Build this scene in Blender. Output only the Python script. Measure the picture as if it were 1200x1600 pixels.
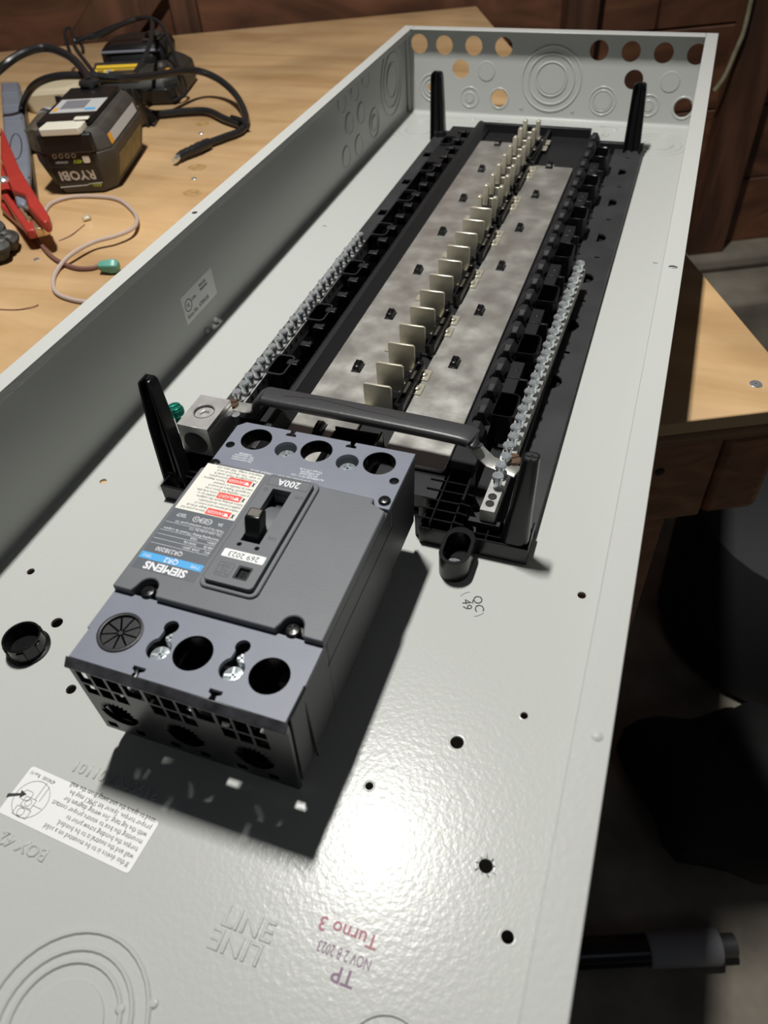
import bpy, bmesh, math, random
from mathutils import Vector, Matrix
from mathutils.geometry import tessellate_polygon
for o in list(bpy.data.objects): bpy.data.objects.remove(o)
C = bpy.context.scene.collection
SC = bpy.context.scene
PI = math.pi
rnd = random.Random(7)

# ------------------------------------------------------------ camera
CR = ((0.9417,0.3315,-0.0578),(0.2005,-0.6907,-0.6948),(-0.2703,0.6427,-0.7168))
CF = 1160.15
CP = Vector((0.3418,-1.0060,0.3360))
def _orth():
    f = Vector(CR[2]).normalized(); r = Vector(CR[0]); r = (r-f*r.dot(f)).normalized(); d = f.cross(r)
    return r, d, f
cx, cy, cz = _orth()
cam_d = bpy.data.cameras.new('camera'); cam = bpy.data.objects.new('camera', cam_d); C.objects.link(cam)
cam.matrix_world = Matrix(((cx.x,-cy.x,-cz.x,CP.x),(cx.y,-cy.y,-cz.y,CP.y),(cx.z,-cy.z,-cz.z,CP.z),(0,0,0,1)))
cam_d.sensor_fit = 'VERTICAL'; cam_d.sensor_height = 36; cam_d.sensor_width = 27
cam_d.lens = 36*CF/1600; cam_d.clip_start = .01; cam_d.clip_end = 20
cam_d.dof.use_dof = True; cam_d.dof.focus_distance = .46; cam_d.dof.aperture_fstop = 11
SC.camera = cam
# ------------------------------------------------------------ world, lights, exposure
w = bpy.data.worlds.new('world'); SC.world = w; w.use_nodes = True
w.node_tree.nodes['Background'].inputs[0].default_value = (.75,.82,1,1)
w.node_tree.nodes['Background'].inputs[1].default_value = .03
def area(name, loc, target, sx, sy, power, col, spin=0):
    l = bpy.data.lights.new(name, 'AREA'); l.shape = 'RECTANGLE'; l.size = sx; l.size_y = sy; l.energy = power; l.color = col
    o = bpy.data.objects.new(name, l); C.objects.link(o); o.location = loc
    d = (Vector(target)-Vector(loc)).normalized()
    zz = -d; yy = Vector((0,1,0)); xx = yy.cross(zz).normalized(); yy = zz.cross(xx)
    o.matrix_world = Matrix(((xx.x,yy.x,zz.x,loc[0]),(xx.y,yy.y,zz.y,loc[1]),(xx.z,yy.z,zz.z,loc[2]),(0,0,0,1))) @ Matrix.Rotation(spin,4,'Z')
    return o
area('shop_light', (.05,-.50,1.22), (.07,-.50,0), .045, .15, 19.3, (1,.985,.95), 0)
area('cool_fill', (1.6,-2.2,1.5), (.3,-.5,0), .6, .6, .8, (.86,.9,1), 0)  # unseen weak bluish fill lamp, behind and right of the camera
SC.view_settings.view_transform = 'Standard'; SC.view_settings.look = 'None'
SC.view_settings.exposure = 0.0; SC.view_settings.gamma = 1.0; SC.view_settings.use_curve_mapping = False

# ------------------------------------------------------------ helpers
def P(px, py, z=0.0):                      # photo pixel -> point on the plane at height z
    d = cx*((px-600)/CF) + cy*((py-800)/CF) + cz
    return CP + d*((z-CP.z)/d.z)
def PX(px, py, x):
    d = cx*((px-600)/CF) + cy*((py-800)/CF) + cz
    return CP + d*((x-CP.x)/d.x)
WM = {}
def tag(o, label=None, cat=None, group=None, kind=None):
    if label: o['label'] = label
    if cat: o['category'] = cat
    if group: o['group'] = group
    if kind: o['kind'] = kind
    return o
def thing(name, label, cat, loc=(0,0,0), rz=0, group=None):
    o = bpy.data.objects.new(name, None); C.objects.link(o); o.empty_display_size = .01
    o.location = loc; o.rotation_euler = (0,0,rz)
    WM[o.name] = Matrix.Translation(Vector(loc)) @ Matrix.Rotation(rz,4,'Z')
    return tag(o, label, cat, group)
def link(name, me, m, parent=None, bevel=0, seg=2, label=None):
    o = bpy.data.objects.new(name, me); C.objects.link(o)
    if m and not me.materials: me.materials.append(m)
    if parent:
        o.parent = parent; WM[o.name] = WM[parent.name]
    else: WM[o.name] = Matrix.Identity(4)
    if bevel:
        b = o.modifiers.new('bevel','BEVEL'); b.width = bevel; b.segments = seg; b.limit_method = 'ANGLE'; b.angle_limit = math.radians(38)
        b.harden_normals = False
    if label: o['label'] = label
    return o
def obj(name, bm, m, parent=None, bevel=0, seg=2, smooth=35, label=None, local=False):
    me = bpy.data.meshes.new(name)
    bmesh.ops.remove_doubles(bm, verts=bm.verts, dist=1e-6)
    if bevel: bmesh.ops.dissolve_limit(bm, angle_limit=.01, verts=bm.verts, edges=bm.edges)
    bm.to_mesh(me); bm.free()
    if smooth:
        me.polygons.foreach_set('use_smooth', [True]*len(me.polygons)); me.set_sharp_from_angle(angle=math.radians(smooth))
    if parent and not local: me.transform(WM[parent.name].inverted())
    return link(name, me, m, parent, bevel, seg, label)
def place(name, src, loc, parent, rz=0, label=None):      # shares mesh; loc in world
    o = bpy.data.objects.new(name, src.data); C.objects.link(o); o.parent = parent
    M = WM[parent.name].inverted() @ (Matrix.Translation(Vector(loc)) @ Matrix.Rotation(rz,4,'Z'))
    o.matrix_local = M
    for md in src.modifiers:
        n = o.modifiers.new(md.name, md.type)
        n.width = md.width; n.segments = md.segments; n.limit_method = md.limit_method; n.angle_limit = md.angle_limit
    if label: o['label'] = label
    WM[o.name] = WM[parent.name] @ M
    return o
class Src:                                   # mesh holder made once, placed many times
    def __init__(s, bm, m, smooth=35, bevel=0, seg=1):
        s.data = bpy.data.meshes.new('shared'); bm.to_mesh(s.data); bm.free(); s.modifiers = []
        if smooth:
            s.data.polygons.foreach_set('use_smooth', [True]*len(s.data.polygons)); s.data.set_sharp_from_angle(angle=math.radians(smooth))
        s.data.materials.append(m)
        if bevel:
            class Q: pass
            q = Q(); q.name='bevel'; q.type='BEVEL'; q.width=bevel; q.segments=seg; q.limit_method='ANGLE'; q.angle_limit=math.radians(38); s.modifiers=[q]
def NB(): return bmesh.new()
def box(bm, x0,x1,y0,y1,z0,z1, M=None):
    vs = [bm.verts.new((x,y,z)) for z in (z0,z1) for y in (y0,y1) for x in (x0,x1)]
    for f in ((0,2,3,1),(4,5,7,6),(0,1,5,4),(2,6,7,3),(0,4,6,2),(1,3,7,5)): bm.faces.new([vs[i] for i in f])
    if M:
        for v in vs: v.co = M @ v.co
    return vs
def plate(bm, outer, holes=(), z0=0, z1=.001, M=None):    # extruded outline with through holes (XY), optional transform
    loops = [[Vector((p[0],p[1],0)) for p in outer]] + [[Vector((p[0],p[1],0)) for p in h] for h in holes]
    tris = tessellate_polygon(loops)
    flat = [p for l in loops for p in l]
    lo = [bm.verts.new((p.x,p.y,z0)) for p in flat]; hi = [bm.verts.new((p.x,p.y,z1)) for p in flat]
    for t in tris:
        a,b,c = t
        n = (flat[b]-flat[a]).cross(flat[c]-flat[a]).z
        if abs(n) < 1e-14: continue
        if n < 0: b,c = c,b
        try:
            bm.faces.new((hi[a],hi[b],hi[c])); bm.faces.new((lo[a],lo[c],lo[b]))
        except ValueError: pass
    k = 0
    for li,l in enumerate(loops):
        n = len(l); ar = sum(l[i].x*l[(i+1)%n].y-l[(i+1)%n].x*l[i].y for i in range(n))
        rev = (ar < 0) != (li > 0)
        for i in range(n):
            a = k+i; b = k+(i+1)%n
            q = (lo[a],lo[b],hi[b],hi[a]) if not rev else (lo[b],lo[a],hi[a],hi[b])
            try: bm.faces.new(q)
            except ValueError: pass
        k += n
    if M:
        for v in lo+hi: v.co = M @ v.co
def circ(x, y, r, n=20, a0=0, a1=2*PI, ry=None):
    full = abs(a1-a0-2*PI) < 1e-6
    m = n if full else n+1
    return [(x+r*math.cos(a0+(a1-a0)*i/n), y+(ry or r)*math.sin(a0+(a1-a0)*i/n)) for i in range(m)]
def rrect(x0,x1,y0,y1,r,n=4):
    out = []
    for (X,Y,a) in ((x1-r,y1-r,0),(x0+r,y1-r,PI/2),(x0+r,y0+r,PI),(x1-r,y0+r,1.5*PI)):
        out += [(X+r*math.cos(a+PI/2*i/n), Y+r*math.sin(a+PI/2*i/n)) for i in range(n+1)]
    return out
def rc(x0,x1,y0,y1): return [(x0,y0),(x1,y0),(x1,y1),(x0,y1)]
def lathe(bm, prof, c=(0,0,0), n=20, M=None, cap=True):  # prof [(r,z)]
    rings = []
    for r,z in prof:
        if r < 1e-7: rings.append([bm.verts.new((c[0],c[1],c[2]+z))])
        else: rings.append([bm.verts.new((c[0]+r*math.cos(2*PI*i/n), c[1]+r*math.sin(2*PI*i/n), c[2]+z)) for i in range(n)])
    for A,B in zip(rings, rings[1:]):
        for i in range(n):
            j = (i+1)%n
            if len(A)==1 and len(B)==1: continue
            if len(A)==1: bm.faces.new((A[0],B[j],B[i]))
            elif len(B)==1: bm.faces.new((A[i],A[j],B[0]))
            else: bm.faces.new((A[i],A[j],B[j],B[i]))
    if cap:
        if len(rings[0])>1: bm.faces.new(rings[0][::-1])
        if len(rings[-1])>1: bm.faces.new(rings[-1])
    if M:
        for R in rings:
            for v in R: v.co = M @ v.co
def loft(bm, rings, cap=True, M=None, closed=True):
    R = [[bm.verts.new(p) for p in r] for r in rings]
    for A,B in zip(R,R[1:]):
        n = len(A)
        for i in range(n if closed else n-1):
            j = (i+1)%n; bm.faces.new((A[i],A[j],B[j],B[i]))
    if cap: bm.faces.new(R[0][::-1]); bm.faces.new(R[-1])
    if M:
        for r in R:
            for v in r: v.co = M @ v.co
def spline(pts, k=8):
    pts = [Vector(p) for p in pts]; out = []
    for i in range(len(pts)-1):
        a = pts[max(i-1,0)]; b = pts[i]; c = pts[i+1]; d = pts[min(i+2,len(pts)-1)]
        for s in range(k):
            t = s/k; out.append(.5*((2*b)+(c-a)*t+(2*a-5*b+4*c-d)*t*t+(3*b-a-3*c+d)*t**3))
    return out+[pts[-1]]
def sweep(bm, pts, prof, up=Vector((0,0,1)), scale=None):     # prof in (side, up)
    pts = [Vector(p) for p in pts]; rings = []; u = None
    for i,p in enumerate(pts):
        t = (pts[min(i+1,len(pts)-1)]-pts[max(i-1,0)]).normalized()
        if up is not None:
            s = t.cross(up).normalized(); v = s.cross(t)
        else:
            if u is None:
                u = t.orthogonal().normalized()
            u = (u-t*u.dot(t)).normalized(); v = u; s = t.cross(v)
        k = scale[i] if scale else 1
        rings.append([p+s*(a*k)+v*(b*k) for a,b in prof])
    loft(bm, [r[::-1] for r in rings])
def tube(bm, pts, r, n=8, k=8, scale=None):
    q = spline(pts,k) if k else [Vector(p) for p in pts]
    sc = None
    if scale: sc = [scale(i/(len(q)-1)) for i in range(len(q))]
    sweep(bm, q, circ(0,0,r,n), None, sc)
_tc = {}
def text(name, s, size, M, m, parent, depth=.00008, squeeze=1.0, label=None, world=True, bold=0, res=2):
    key = (s,size,depth,squeeze,bold)
    cu = bpy.data.curves.new('t','FONT'); cu.body = s; cu.size = size; cu.extrude = depth; cu.align_x = 'CENTER'; cu.align_y = 'CENTER'
    cu.resolution_u = res; cu.offset = bold;
    if name == 'stamped_text': cu.extrude = .0001; cu.bevel_depth = .00045; cu.offset = -.0002; cu.bevel_resolution = 1
    cu.space_line = .85
    t = bpy.data.objects.new('t', cu); C.objects.link(t)
    dg = bpy.context.evaluated_depsgraph_get(); me = bpy.data.meshes.new_from_object(t.evaluated_get(dg))
    bpy.data.objects.remove(t); bpy.data.curves.remove(cu)
    me.materials.clear()
    me.transform(Matrix.Diagonal((squeeze,1,1,1)))
    me.transform(M)
    if parent and world: me.transform(WM[parent.name].inverted())
    return link(name, me, m, parent, label=label)
def TZ(x,y,z,rz=0): return Matrix.Translation((x,y,z)) @ Matrix.Rotation(rz,4,'Z')
FLIP = PI

# ------------------------------------------------------------ materials
def nt(name):
    m = bpy.data.materials.new(name); m.use_nodes = True
    return m, m.node_tree, m.node_tree.nodes['Principled BSDF']
def mat(name, col, rough=.5, metal=0, bump=0, bscale=500, spec=.5, var=0, vscale=30, coat=0, rvar=0, alpha=1, trans=0, sheen=0):
    m, t, b = nt(name)
    b.inputs['Base Color'].default_value = (*col,1); b.inputs['Roughness'].default_value = rough; b.inputs['Metallic'].default_value = metal
    b.inputs['Specular IOR Level'].default_value = spec; b.inputs['Coat Weight'].default_value = coat; b.inputs['Coat Roughness'].default_value = .15
    b.inputs['Transmission Weight'].default_value = trans
    tc = t.nodes.new('ShaderNodeTexCoord')
    if bump:
        n = t.nodes.new('ShaderNodeTexNoise'); n.inputs['Scale'].default_value = bscale; n.inputs['Detail'].default_value = 2
        t.links.new(tc.outputs['Object'], n.inputs['Vector'])
        bp = t.nodes.new('ShaderNodeBump'); bp.inputs['Strength'].default_value = bump; bp.inputs['Distance'].default_value = .0002
        t.links.new(n.outputs['Fac'], bp.inputs['Height']); t.links.new(bp.outputs['Normal'], b.inputs['Normal'])
    if var or rvar:
        n = t.nodes.new('ShaderNodeTexNoise'); n.inputs['Scale'].default_value = vscale; n.inputs['Detail'].default_value = 5
        t.links.new(tc.outputs['Object'], n.inputs['Vector'])
        if var:
            r = t.nodes.new('ShaderNodeMapRange'); r.inputs['To Min'].default_value = 1-var; r.inputs['To Max'].default_value = 1+var; r.inputs['From Min'].default_value=.3; r.inputs['From Max'].default_value=.7
            t.links.new(n.outputs['Fac'], r.inputs['Value'])
            mx = t.nodes.new('ShaderNodeVectorMath'); mx.operation = 'SCALE'; mx.inputs[0].default_value = col
            t.links.new(r.outputs['Result'], mx.inputs['Scale']); t.links.new(mx.outputs['Vector'], b.inputs['Base Color'])
        if rvar:
            r = t.nodes.new('ShaderNodeMapRange'); r.inputs['To Min'].default_value = rough-rvar; r.inputs['To Max'].default_value = rough+rvar; r.inputs['From Min'].default_value=.3; r.inputs['From Max'].default_value=.7
            t.links.new(n.outputs['Fac'], r.inputs['Value']); t.links.new(r.outputs['Result'], b.inputs['Roughness'])
    return m
def wood(name, c0, c1, rot=0, scale=(3,40,40), rough=.6, c2=None, bump=.25, ring=1.0):
    m, t, b = nt(name); N = t.nodes; L = t.links
    tc = N.new('ShaderNodeTexCoord'); mp = N.new('ShaderNodeMapping'); mp.inputs['Rotation'].default_value = (0,0,rot); mp.inputs['Scale'].default_value = scale
    L.new(tc.outputs['Object'], mp.inputs['Vector'])
    n1 = N.new('ShaderNodeTexNoise'); n1.inputs['Scale'].default_value = 1; n1.inputs['Detail'].default_value = 8; n1.inputs['Distortion'].default_value = ring
    L.new(mp.outputs['Vector'], n1.inputs['Vector'])
    cr = N.new('ShaderNodeValToRGB'); e = cr.color_ramp.elements; e[0].position = .32; e[0].color = (*c0,1); e[1].position = .68; e[1].color = (*c1,1)
    if c2: q = e.new(.5); q.color = (*c2,1)
    L.new(n1.outputs['Fac'], cr.inputs['Fac'])
    n2 = N.new('ShaderNodeTexNoise'); n2.inputs['Scale'].default_value = 7; n2.inputs['Detail'].default_value = 6
    L.new(tc.outputs['Object'], n2.inputs['Vector'])
    r = N.new('ShaderNodeMapRange'); r.inputs['From Min'].default_value=.35; r.inputs['From Max'].default_value=.65; r.inputs['To Min'].default_value=.8; r.inputs['To Max'].default_value=1.1
    L.new(n2.outputs['Fac'], r.inputs['Value'])
    mx = N.new('ShaderNodeVectorMath'); mx.operation='SCALE'; L.new(cr.outputs['Color'], mx.inputs[0]); L.new(r.outputs['Result'], mx.inputs['Scale'])
    L.new(mx.outputs['Vector'], b.inputs['Base Color']); b.inputs['Roughness'].default_value = rough
    bp = N.new('ShaderNodeBump'); bp.inputs['Strength'].default_value = bump; bp.inputs['Distance'].default_value = .001
    L.new(n1.outputs['Fac'], bp.inputs['Height']); L.new(bp.outputs['Normal'], b.inputs['Normal'])
    return m
m_paint = mat('grey_enamel', (.49,.50,.475), .25, bump=.6, bscale=420, spec=.2)
m_black = mat('black_plastic', (.006,.006,.0065), .26, bump=.15, bscale=900, spec=.45)
m_blackm = mat('matt_black_plastic', (.014,.014,.0155), .43, bump=.3, bscale=1200, spec=.42)
m_tooth = mat('dull_black_plastic', (.016,.016,.018), .6, bump=.3, bscale=1200, spec=.3)
m_lip = mat('flexed_black_plastic', (.05,.05,.055), .28, bump=.5, bscale=250, var=.5, vscale=120, spec=.6)
m_flank = mat('grazing_sheen_black_plastic', (.035,.035,.037), .5, bump=.3, bscale=1500, spec=.4, var=.2, vscale=40)  # black plastic made lighter to hold the sheen of grazing light
m_deck = mat('slate_plastic', (.175,.188,.232), .48, bump=.25, bscale=1500, var=.05, vscale=60)
m_cover = mat('grey_plastic', (.118,.125,.135), .50, bump=.3, bscale=1500, var=.05, vscale=40)
m_side = mat('dark_grey_plastic', (.026,.028,.031), .45, bump=.3, bscale=1300)
m_tin = mat('tinned_bus_metal', (.60,.595,.55), .38, metal=.8, var=.07, vscale=45, rvar=.10, bump=.25, bscale=300)
m_stab = mat('plated_stab_metal', (.72,.68,.55), .33, metal=.6, var=.12, vscale=60, rvar=.08)
m_alu = mat('aluminium', (.64,.63,.61), .34, metal=.65, var=.12, vscale=120, bump=.3, bscale=700)
m_zinc = mat('zinc_plated_steel', (.86,.92,.95), .24, metal=.85, var=.15, vscale=500)
m_brass = mat('aged_bronze_screw', (.20,.13,.09), .4, metal=.9)
m_green = mat('green_plated_screw', (.03,.30,.22), .28, metal=.75)
m_sleeve = mat('black_heatshrink', (.042,.042,.044), .38, bump=.5, bscale=260)
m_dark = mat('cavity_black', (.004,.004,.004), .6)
m_white = mat('white_label_stock', (.80,.80,.79), .45)
m_white2 = mat('grey_label_stock', (.5,.5,.49), .4)
m_cream = mat('cream_label', (.74,.73,.66), .45)
m_blue = mat('light_blue_print', (.06,.36,.72), .45)
m_red = mat('red_print', (.72,.07,.045), .45)
m_ink = mat('black_ink', (.02,.02,.022), .5)
m_inkw = mat('white_ink', (.75,.76,.78), .5)
m_inkg = mat('faint_grey_ink', (.05,.053,.057), .5)
m_purple = mat('purple_ink', (.16,.07,.15), .5)
m_inkred = mat('magenta_ink', (.34,.09,.12), .5)
m_lblgrey = mat('slate_label', (.10,.11,.125), .4)
m_ply = wood('plywood', (.47,.285,.13), (.64,.43,.23), -math.radians(25.8), (3,22,5), .40, (.57,.37,.185), .12, .8)
m_pine = wood('pine_lumber', (.20,.075,.03), (.38,.17,.07), -math.radians(25.8), (4,60,60), .5)
m_edge = wood('plywood_edge', (.16,.08,.035), (.42,.24,.12), 0, (2,2,420), .6)
m_wall = wood('dark_stained_boards', (.07,.028,.014), (.24,.10,.05), -math.radians(25.8), (3,10,14), .55, (.14,.056,.028), .4, 1.0)
m_wall2 = wood('dark_stained_posts', (.06,.026,.014), (.17,.075,.04), 0, (20,20,3), .55, None, .4)
m_conc = mat('rough_concrete', (.34,.30,.24), .9, bump=1, bscale=60, var=.35, vscale=9)
m_cable = mat('black_rubber', (.018,.018,.019), .30, bump=.1, bscale=300)
m_bat = mat('charcoal_battery_plastic', (.055,.049,.042), .55, bump=.5, bscale=900, var=.2, vscale=50)
m_batd = mat('black_battery_plastic', (.010,.010,.010), .35)
m_latch = mat('ivory_plastic', (.70,.67,.56), .4)
m_chg = mat('charger_plastic', (.030,.028,.024), .5, bump=.4, bscale=800, var=.2, vscale=50)
m_yel = mat('yellow_label', (.80,.52,.04), .45)
m_lime = mat('lime_print', (.50,.62,.05), .5)
m_orange = mat('orange_plastic', (.80,.36,.03), .4)
m_redp = mat('red_plastic', (.42,.04,.03), .38, var=.06, vscale=50)
m_greyp = mat('grey_blue_plastic', (.20,.22,.26), .42, var=.06)
m_copper = mat('copper_jaw', (.72,.52,.30), .35, metal=.8, var=.2, vscale=150)
m_wirew = mat('pinkish_white_wire', (.50,.40,.35), .45)
m_wireb = mat('brown_wire', (.20,.095,.075), .45)
m_nut = mat('teal_wire_nut', (.12,.36,.29), .4)
m_tan = mat('tan_plastic', (.60,.52,.36), .5)
m_camo = mat('dusty_rubber', (.05,.05,.045), .7, bump=1, bscale=150, var=.6, vscale=90)
m_rope = mat('weathered_cord', (.30,.27,.17), .8, var=.3, vscale=60)
m_pvc = mat('white_pipe', (.30,.30,.31), .5)

# ------------------------------------------------------------ setting: bench frame of reference
BA = math.radians(25.8); E1 = Vector((math.cos(BA),math.sin(BA),0)); E2 = Vector((-math.sin(BA),math.cos(BA),0)); K = Vector((.4698,-.522,0))
BM = Matrix(((E1.x,E2.x,0,K.x),(E1.y,E2.y,0,K.y),(0,0,1,0),(0,0,0,1)))       # local: x along front edge (0 at right corner), y to the back
TT = -.0016                                                                   # bench top height
FZ = -.85
fl = NB(); box(fl, -3.2,2.6,-2.6,3.2,FZ-.05,FZ); tag(obj('floor', fl, m_conc), 'bare uneven concrete floor below the bench', None, None, 'structure')
# wall of horizontal boards behind the bench
WY = 1.225
wall = bpy.data.objects.new('wall_back', None); C.objects.link(wall); WM['wall_back'] = Matrix.Identity(4); tag(wall, 'dark brown wall of horizontal boards behind the bench', None, None, 'structure')
zz = -.56; row = 0
while zz < 1.0:
    h = .158
    cuts = [-2.6, -1.05+.35*math.sin(row*2.1), .28+.25*math.cos(row*1.7), 2.3]
    for a,b in zip(cuts, cuts[1:]):
        bm = NB(); off = rnd.uniform(0,.006); box(bm, a+.0015,b-.0015, WY+.03+off, WY+.055+off, zz+.0015, zz+h-.002, BM)
        obj('board', bm, m_wall, wall, bevel=.002, seg=1)
    zz += h; row += 1
bm = NB(); box(bm, -2.6,2.3, WY+.062, WY+.075, -.6, 1.0, BM); obj('backing', bm, m_dark, wall)
for i,(sx,wd) in enumerate([(-1.22,.045),(-.550,.048),(.178,.062),(.535,.085)]):
    bm = NB(); box(bm, sx,sx+wd, WY-.012 if sx>0 else WY+.004, WY+.03, -.555, 1.0, BM); obj('stud', bm, m_wall2, wall, bevel=.002, seg=1)
bm = NB(); Mb = BM @ Matrix.Translation((-.610,WY+.0165,.060)) @ Matrix.Rotation(math.radians(-42),4,'Y'); box(bm, -.20,.20,-.012,.012,-.045,.045, Mb); obj('brace', bm, m_wall2, wall, bevel=.002, seg=1)
cb = NB(); box(cb, -2.6,2.3, WY-.16, WY+.2, FZ, -.60, BM); box(cb, -2.6,2.3, WY-.03, WY+.2, -.60, -.555, BM)
tag(obj('trim_concrete_footing', cb, m_conc, None, bevel=.015), 'rough concrete footing under the board wall', None, None, 'structure')

# ------------------------------------------------------------ workbench
bench = thing('workbench', 'wooden workbench with a worn plywood top under the grey enclosure', 'workbench', (K.x-.6*E1.x+.55*E2.x, K.y-.6*E1.y+.55*E2.y, FZ))
bm = NB(); box(bm, -1.75,0,0,1.19,TT-.012,TT,BM); obj('bench_top', bm, m_ply, bench, bevel=.0012)
bm = NB(); box(bm, -1.75,.0,.0005,1.19,TT-.0235,TT-.0125,BM); obj('bench_underlay', bm, m_edge, bench, bevel=.0008, seg=1)
bm = NB(); box(bm, -1.72,-.055,.004,.042,TT-.105,TT-.024,BM); obj('apron', bm, m_pine, bench, bevel=.002)
bm = NB(); box(bm, -.053,-.008,.004,1.16,TT-.105,TT-.024,BM); obj('apron', bm, m_pine, bench, bevel=.006)
bm = NB(); box(bm, -1.72,-.055,1.12,1.16,TT-.105,TT-.024,BM); obj('apron', bm, m_pine, bench, bevel=.002)
for (a,b) in ((-.143,.046),(-1.70,.046),(-.143,1.03),(-1.70,1.03)):
    bm = NB(); box(bm, a,a+.088,b,b+.088,FZ,TT-.024,BM); obj('leg', bm, m_pine, bench, bevel=.003)
def flathead(px,py,z,r=.0045,name='screw',par=bench,mt=m_zinc):
    p = P(px,py,z) if z is not None else None
    bm = NB(); lathe(bm, [(r,-.0004),(r,.0001),(r*.92,.0004),(r*.35,.0004),(r*.3,-.0008)], (p.x,p.y,z), 16)
    box(bm, p.x-r*.55,p.x+r*.55,p.y-r*.1,p.y+r*.1,z+.0001,z+.0005); box(bm, p.x-r*.1,p.x+r*.1,p.y-r*.55,p.y+r*.55,z+.0001,z+.0005)
    return obj(name, bm, mt, par)
flathead(1181,600,TT+.0003); flathead(314,208,TT+.0003,.0035); flathead(303,279,TT+.0003,.0035); flathead(57,405,TT+.0003,.003)
def knot(px,py,r):
    p = P(px,py,TT+.0002); bm = NB(); plate(bm, circ(p.x,p.y,r,16,ry=r*.8), (), TT-.0004, TT+.0002); obj('knot', bm, mat('knot_wood',(.40,.25,.10),.6,var=.3,vscale=200), bench)
knot(316,193,.010); knot(308,261,.012); knot(300,301,.011)
for (u,z) in ((-.098,-.052),(-.135,-.092)):        # two nail heads in the apron
    bm = NB(); lathe(bm, [(.0035,0),(.0035,.001),(.0012,.0016)], n=10, M=BM@Matrix.Translation((u,.0042,z))@Matrix.Rotation(PI/2,4,'X')); obj('nail', bm, m_dark, bench)

# ------------------------------------------------------------ enclosure
W = .362; H = .0955; FW = .0125; Y1 = -1.10; T = .0012
encl = thing('panel_enclosure', 'long open grey steel electrical enclosure lying on the bench', 'electrical box', (W/2,-.5,TT))
fholes = []
def fh(px,py,r): p = P(px,py,0); fholes.append((p.x,p.y,r))
for a in ((161,752,.0024),(89,973,.0034),(111,1077,.0028),(48,893,.0024),(909,930,.0024),(819,1118,.0019),(714,1160,.0033),(577,1228,.0020),(759,1353,.0031),(793,1464,.0026)): fh(*a)
slots = [(.3463,-.3436),(.022,-.339)]
bm = NB(); hs = [circ(x,y,r,20) for x,y,r in fholes] + [circ(x,y,.0024,12,ry=.0008) for x,y in slots]
plate(bm, rc(.0006,W-.0006,Y1,-.0006), hs, TT, 0)
floorp = obj('floor_panel', bm, m_paint, encl)
# dimples round the holes and one torn hole
for i,(x,y,r) in enumerate(fholes):
    bm = NB(); lathe(bm, [(r*1.45,0.00002),(r*1.2,.0001),(r*1.04,-.0001),(r*1.0,-.0008)], (x,y,0), 24, cap=False); obj('hole_rim', bm, m_paint, encl)
x,y,r = fholes[8]; bm = NB()
for i in range(9):
    a = i*.7+.2; q = .0008+.0006*(i%3)
    t0 = Vector((x+r*.95*math.cos(a), y+r*.95*math.sin(a), 0)); t1 = Vector((x+(r+q)*math.cos(a+.1), y+(r+q)*math.sin(a+.1), .0006+.0005*(i%2)))
    s = Vector((-math.sin(a),math.cos(a),0))*.0004
    v = [bm.verts.new(t0-s),bm.verts.new(t0+s),bm.verts.new(t1+s*.4),bm.verts.new(t1-s*.4)]; bm.faces.new(v)
    v2 = [bm.verts.new(c.co-Vector((0,0,.0003))) for c in v]; bm.faces.new(v2[::-1])
    for k in range(4): bm.faces.new((v[k],v2[k],v2[(k+1)%4],v[(k+1)%4]))
obj('torn_burr', bm, m_zinc, encl)
# end wall with knockout holes
R = .0107
thru = [(.0185,.0775),(.0506,.0767),(.0876,.077),(.1246,.0767),(.2368,.0765),(.2727,.0763),(.3086,.076),(.3445,.0757),(.072,.0516),(.2807,.0476),(.1222,.0205),(.3416,.0202)]
holes = [circ(x,z,R if z>.03 else R*.95,28) for x,z in thru] + [circ(.0345,.0292,.0055,16)]
bm = NB(); Me = Matrix.Translation((0,-.0012,0)) @ Matrix.Rotation(PI/2,4,'X')
plate(bm, rc(.0012,W-.0012,0,H), holes, -T, 0, Me); obj('end_wall', bm, m_paint, encl)
bm = NB(); box(bm, 0,T,Y1,0,TT,H); obj('side_wall', bm, m_paint, encl)
bm = NB(); box(bm, W-T,W,Y1,0,TT,H); obj('side_wall', bm, m_paint, encl)
# rim flanges with hemmed lips
def rim(x0,x1,y0,y1,hs=()):
    b = NB(); plate(b, rc(x0,x1,y0,y1), hs, H-.0002, H+.001); return obj('rim_flange', b, m_paint, encl, bevel=.0006, seg=3)
hr = P(1052,417,H+.001); hl = P(304,332,H+.001)
rim(.0008,FW,Y1,-.0004,[circ(hl.x,hl.y,.0022,14)]); rim(W-FW,W,Y1,-.0006,[circ(hr.x,hr.y,.0028,14,ry=.0022)]); rim(FW+.0002,W-FW-.0002,-.0140,-.0004)
bm = NB(); box(bm, W-FW,W-FW+.0012,Y1,-.0142,H-.005,H-.0001); obj('rim_lip', bm, m_paint, encl, bevel=.0003)
bm = NB(); box(bm, FW-.0012,FW,Y1,-.0142,H-.005,H-.0001); obj('rim_lip', bm, m_paint, encl, bevel=.0003)
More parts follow.
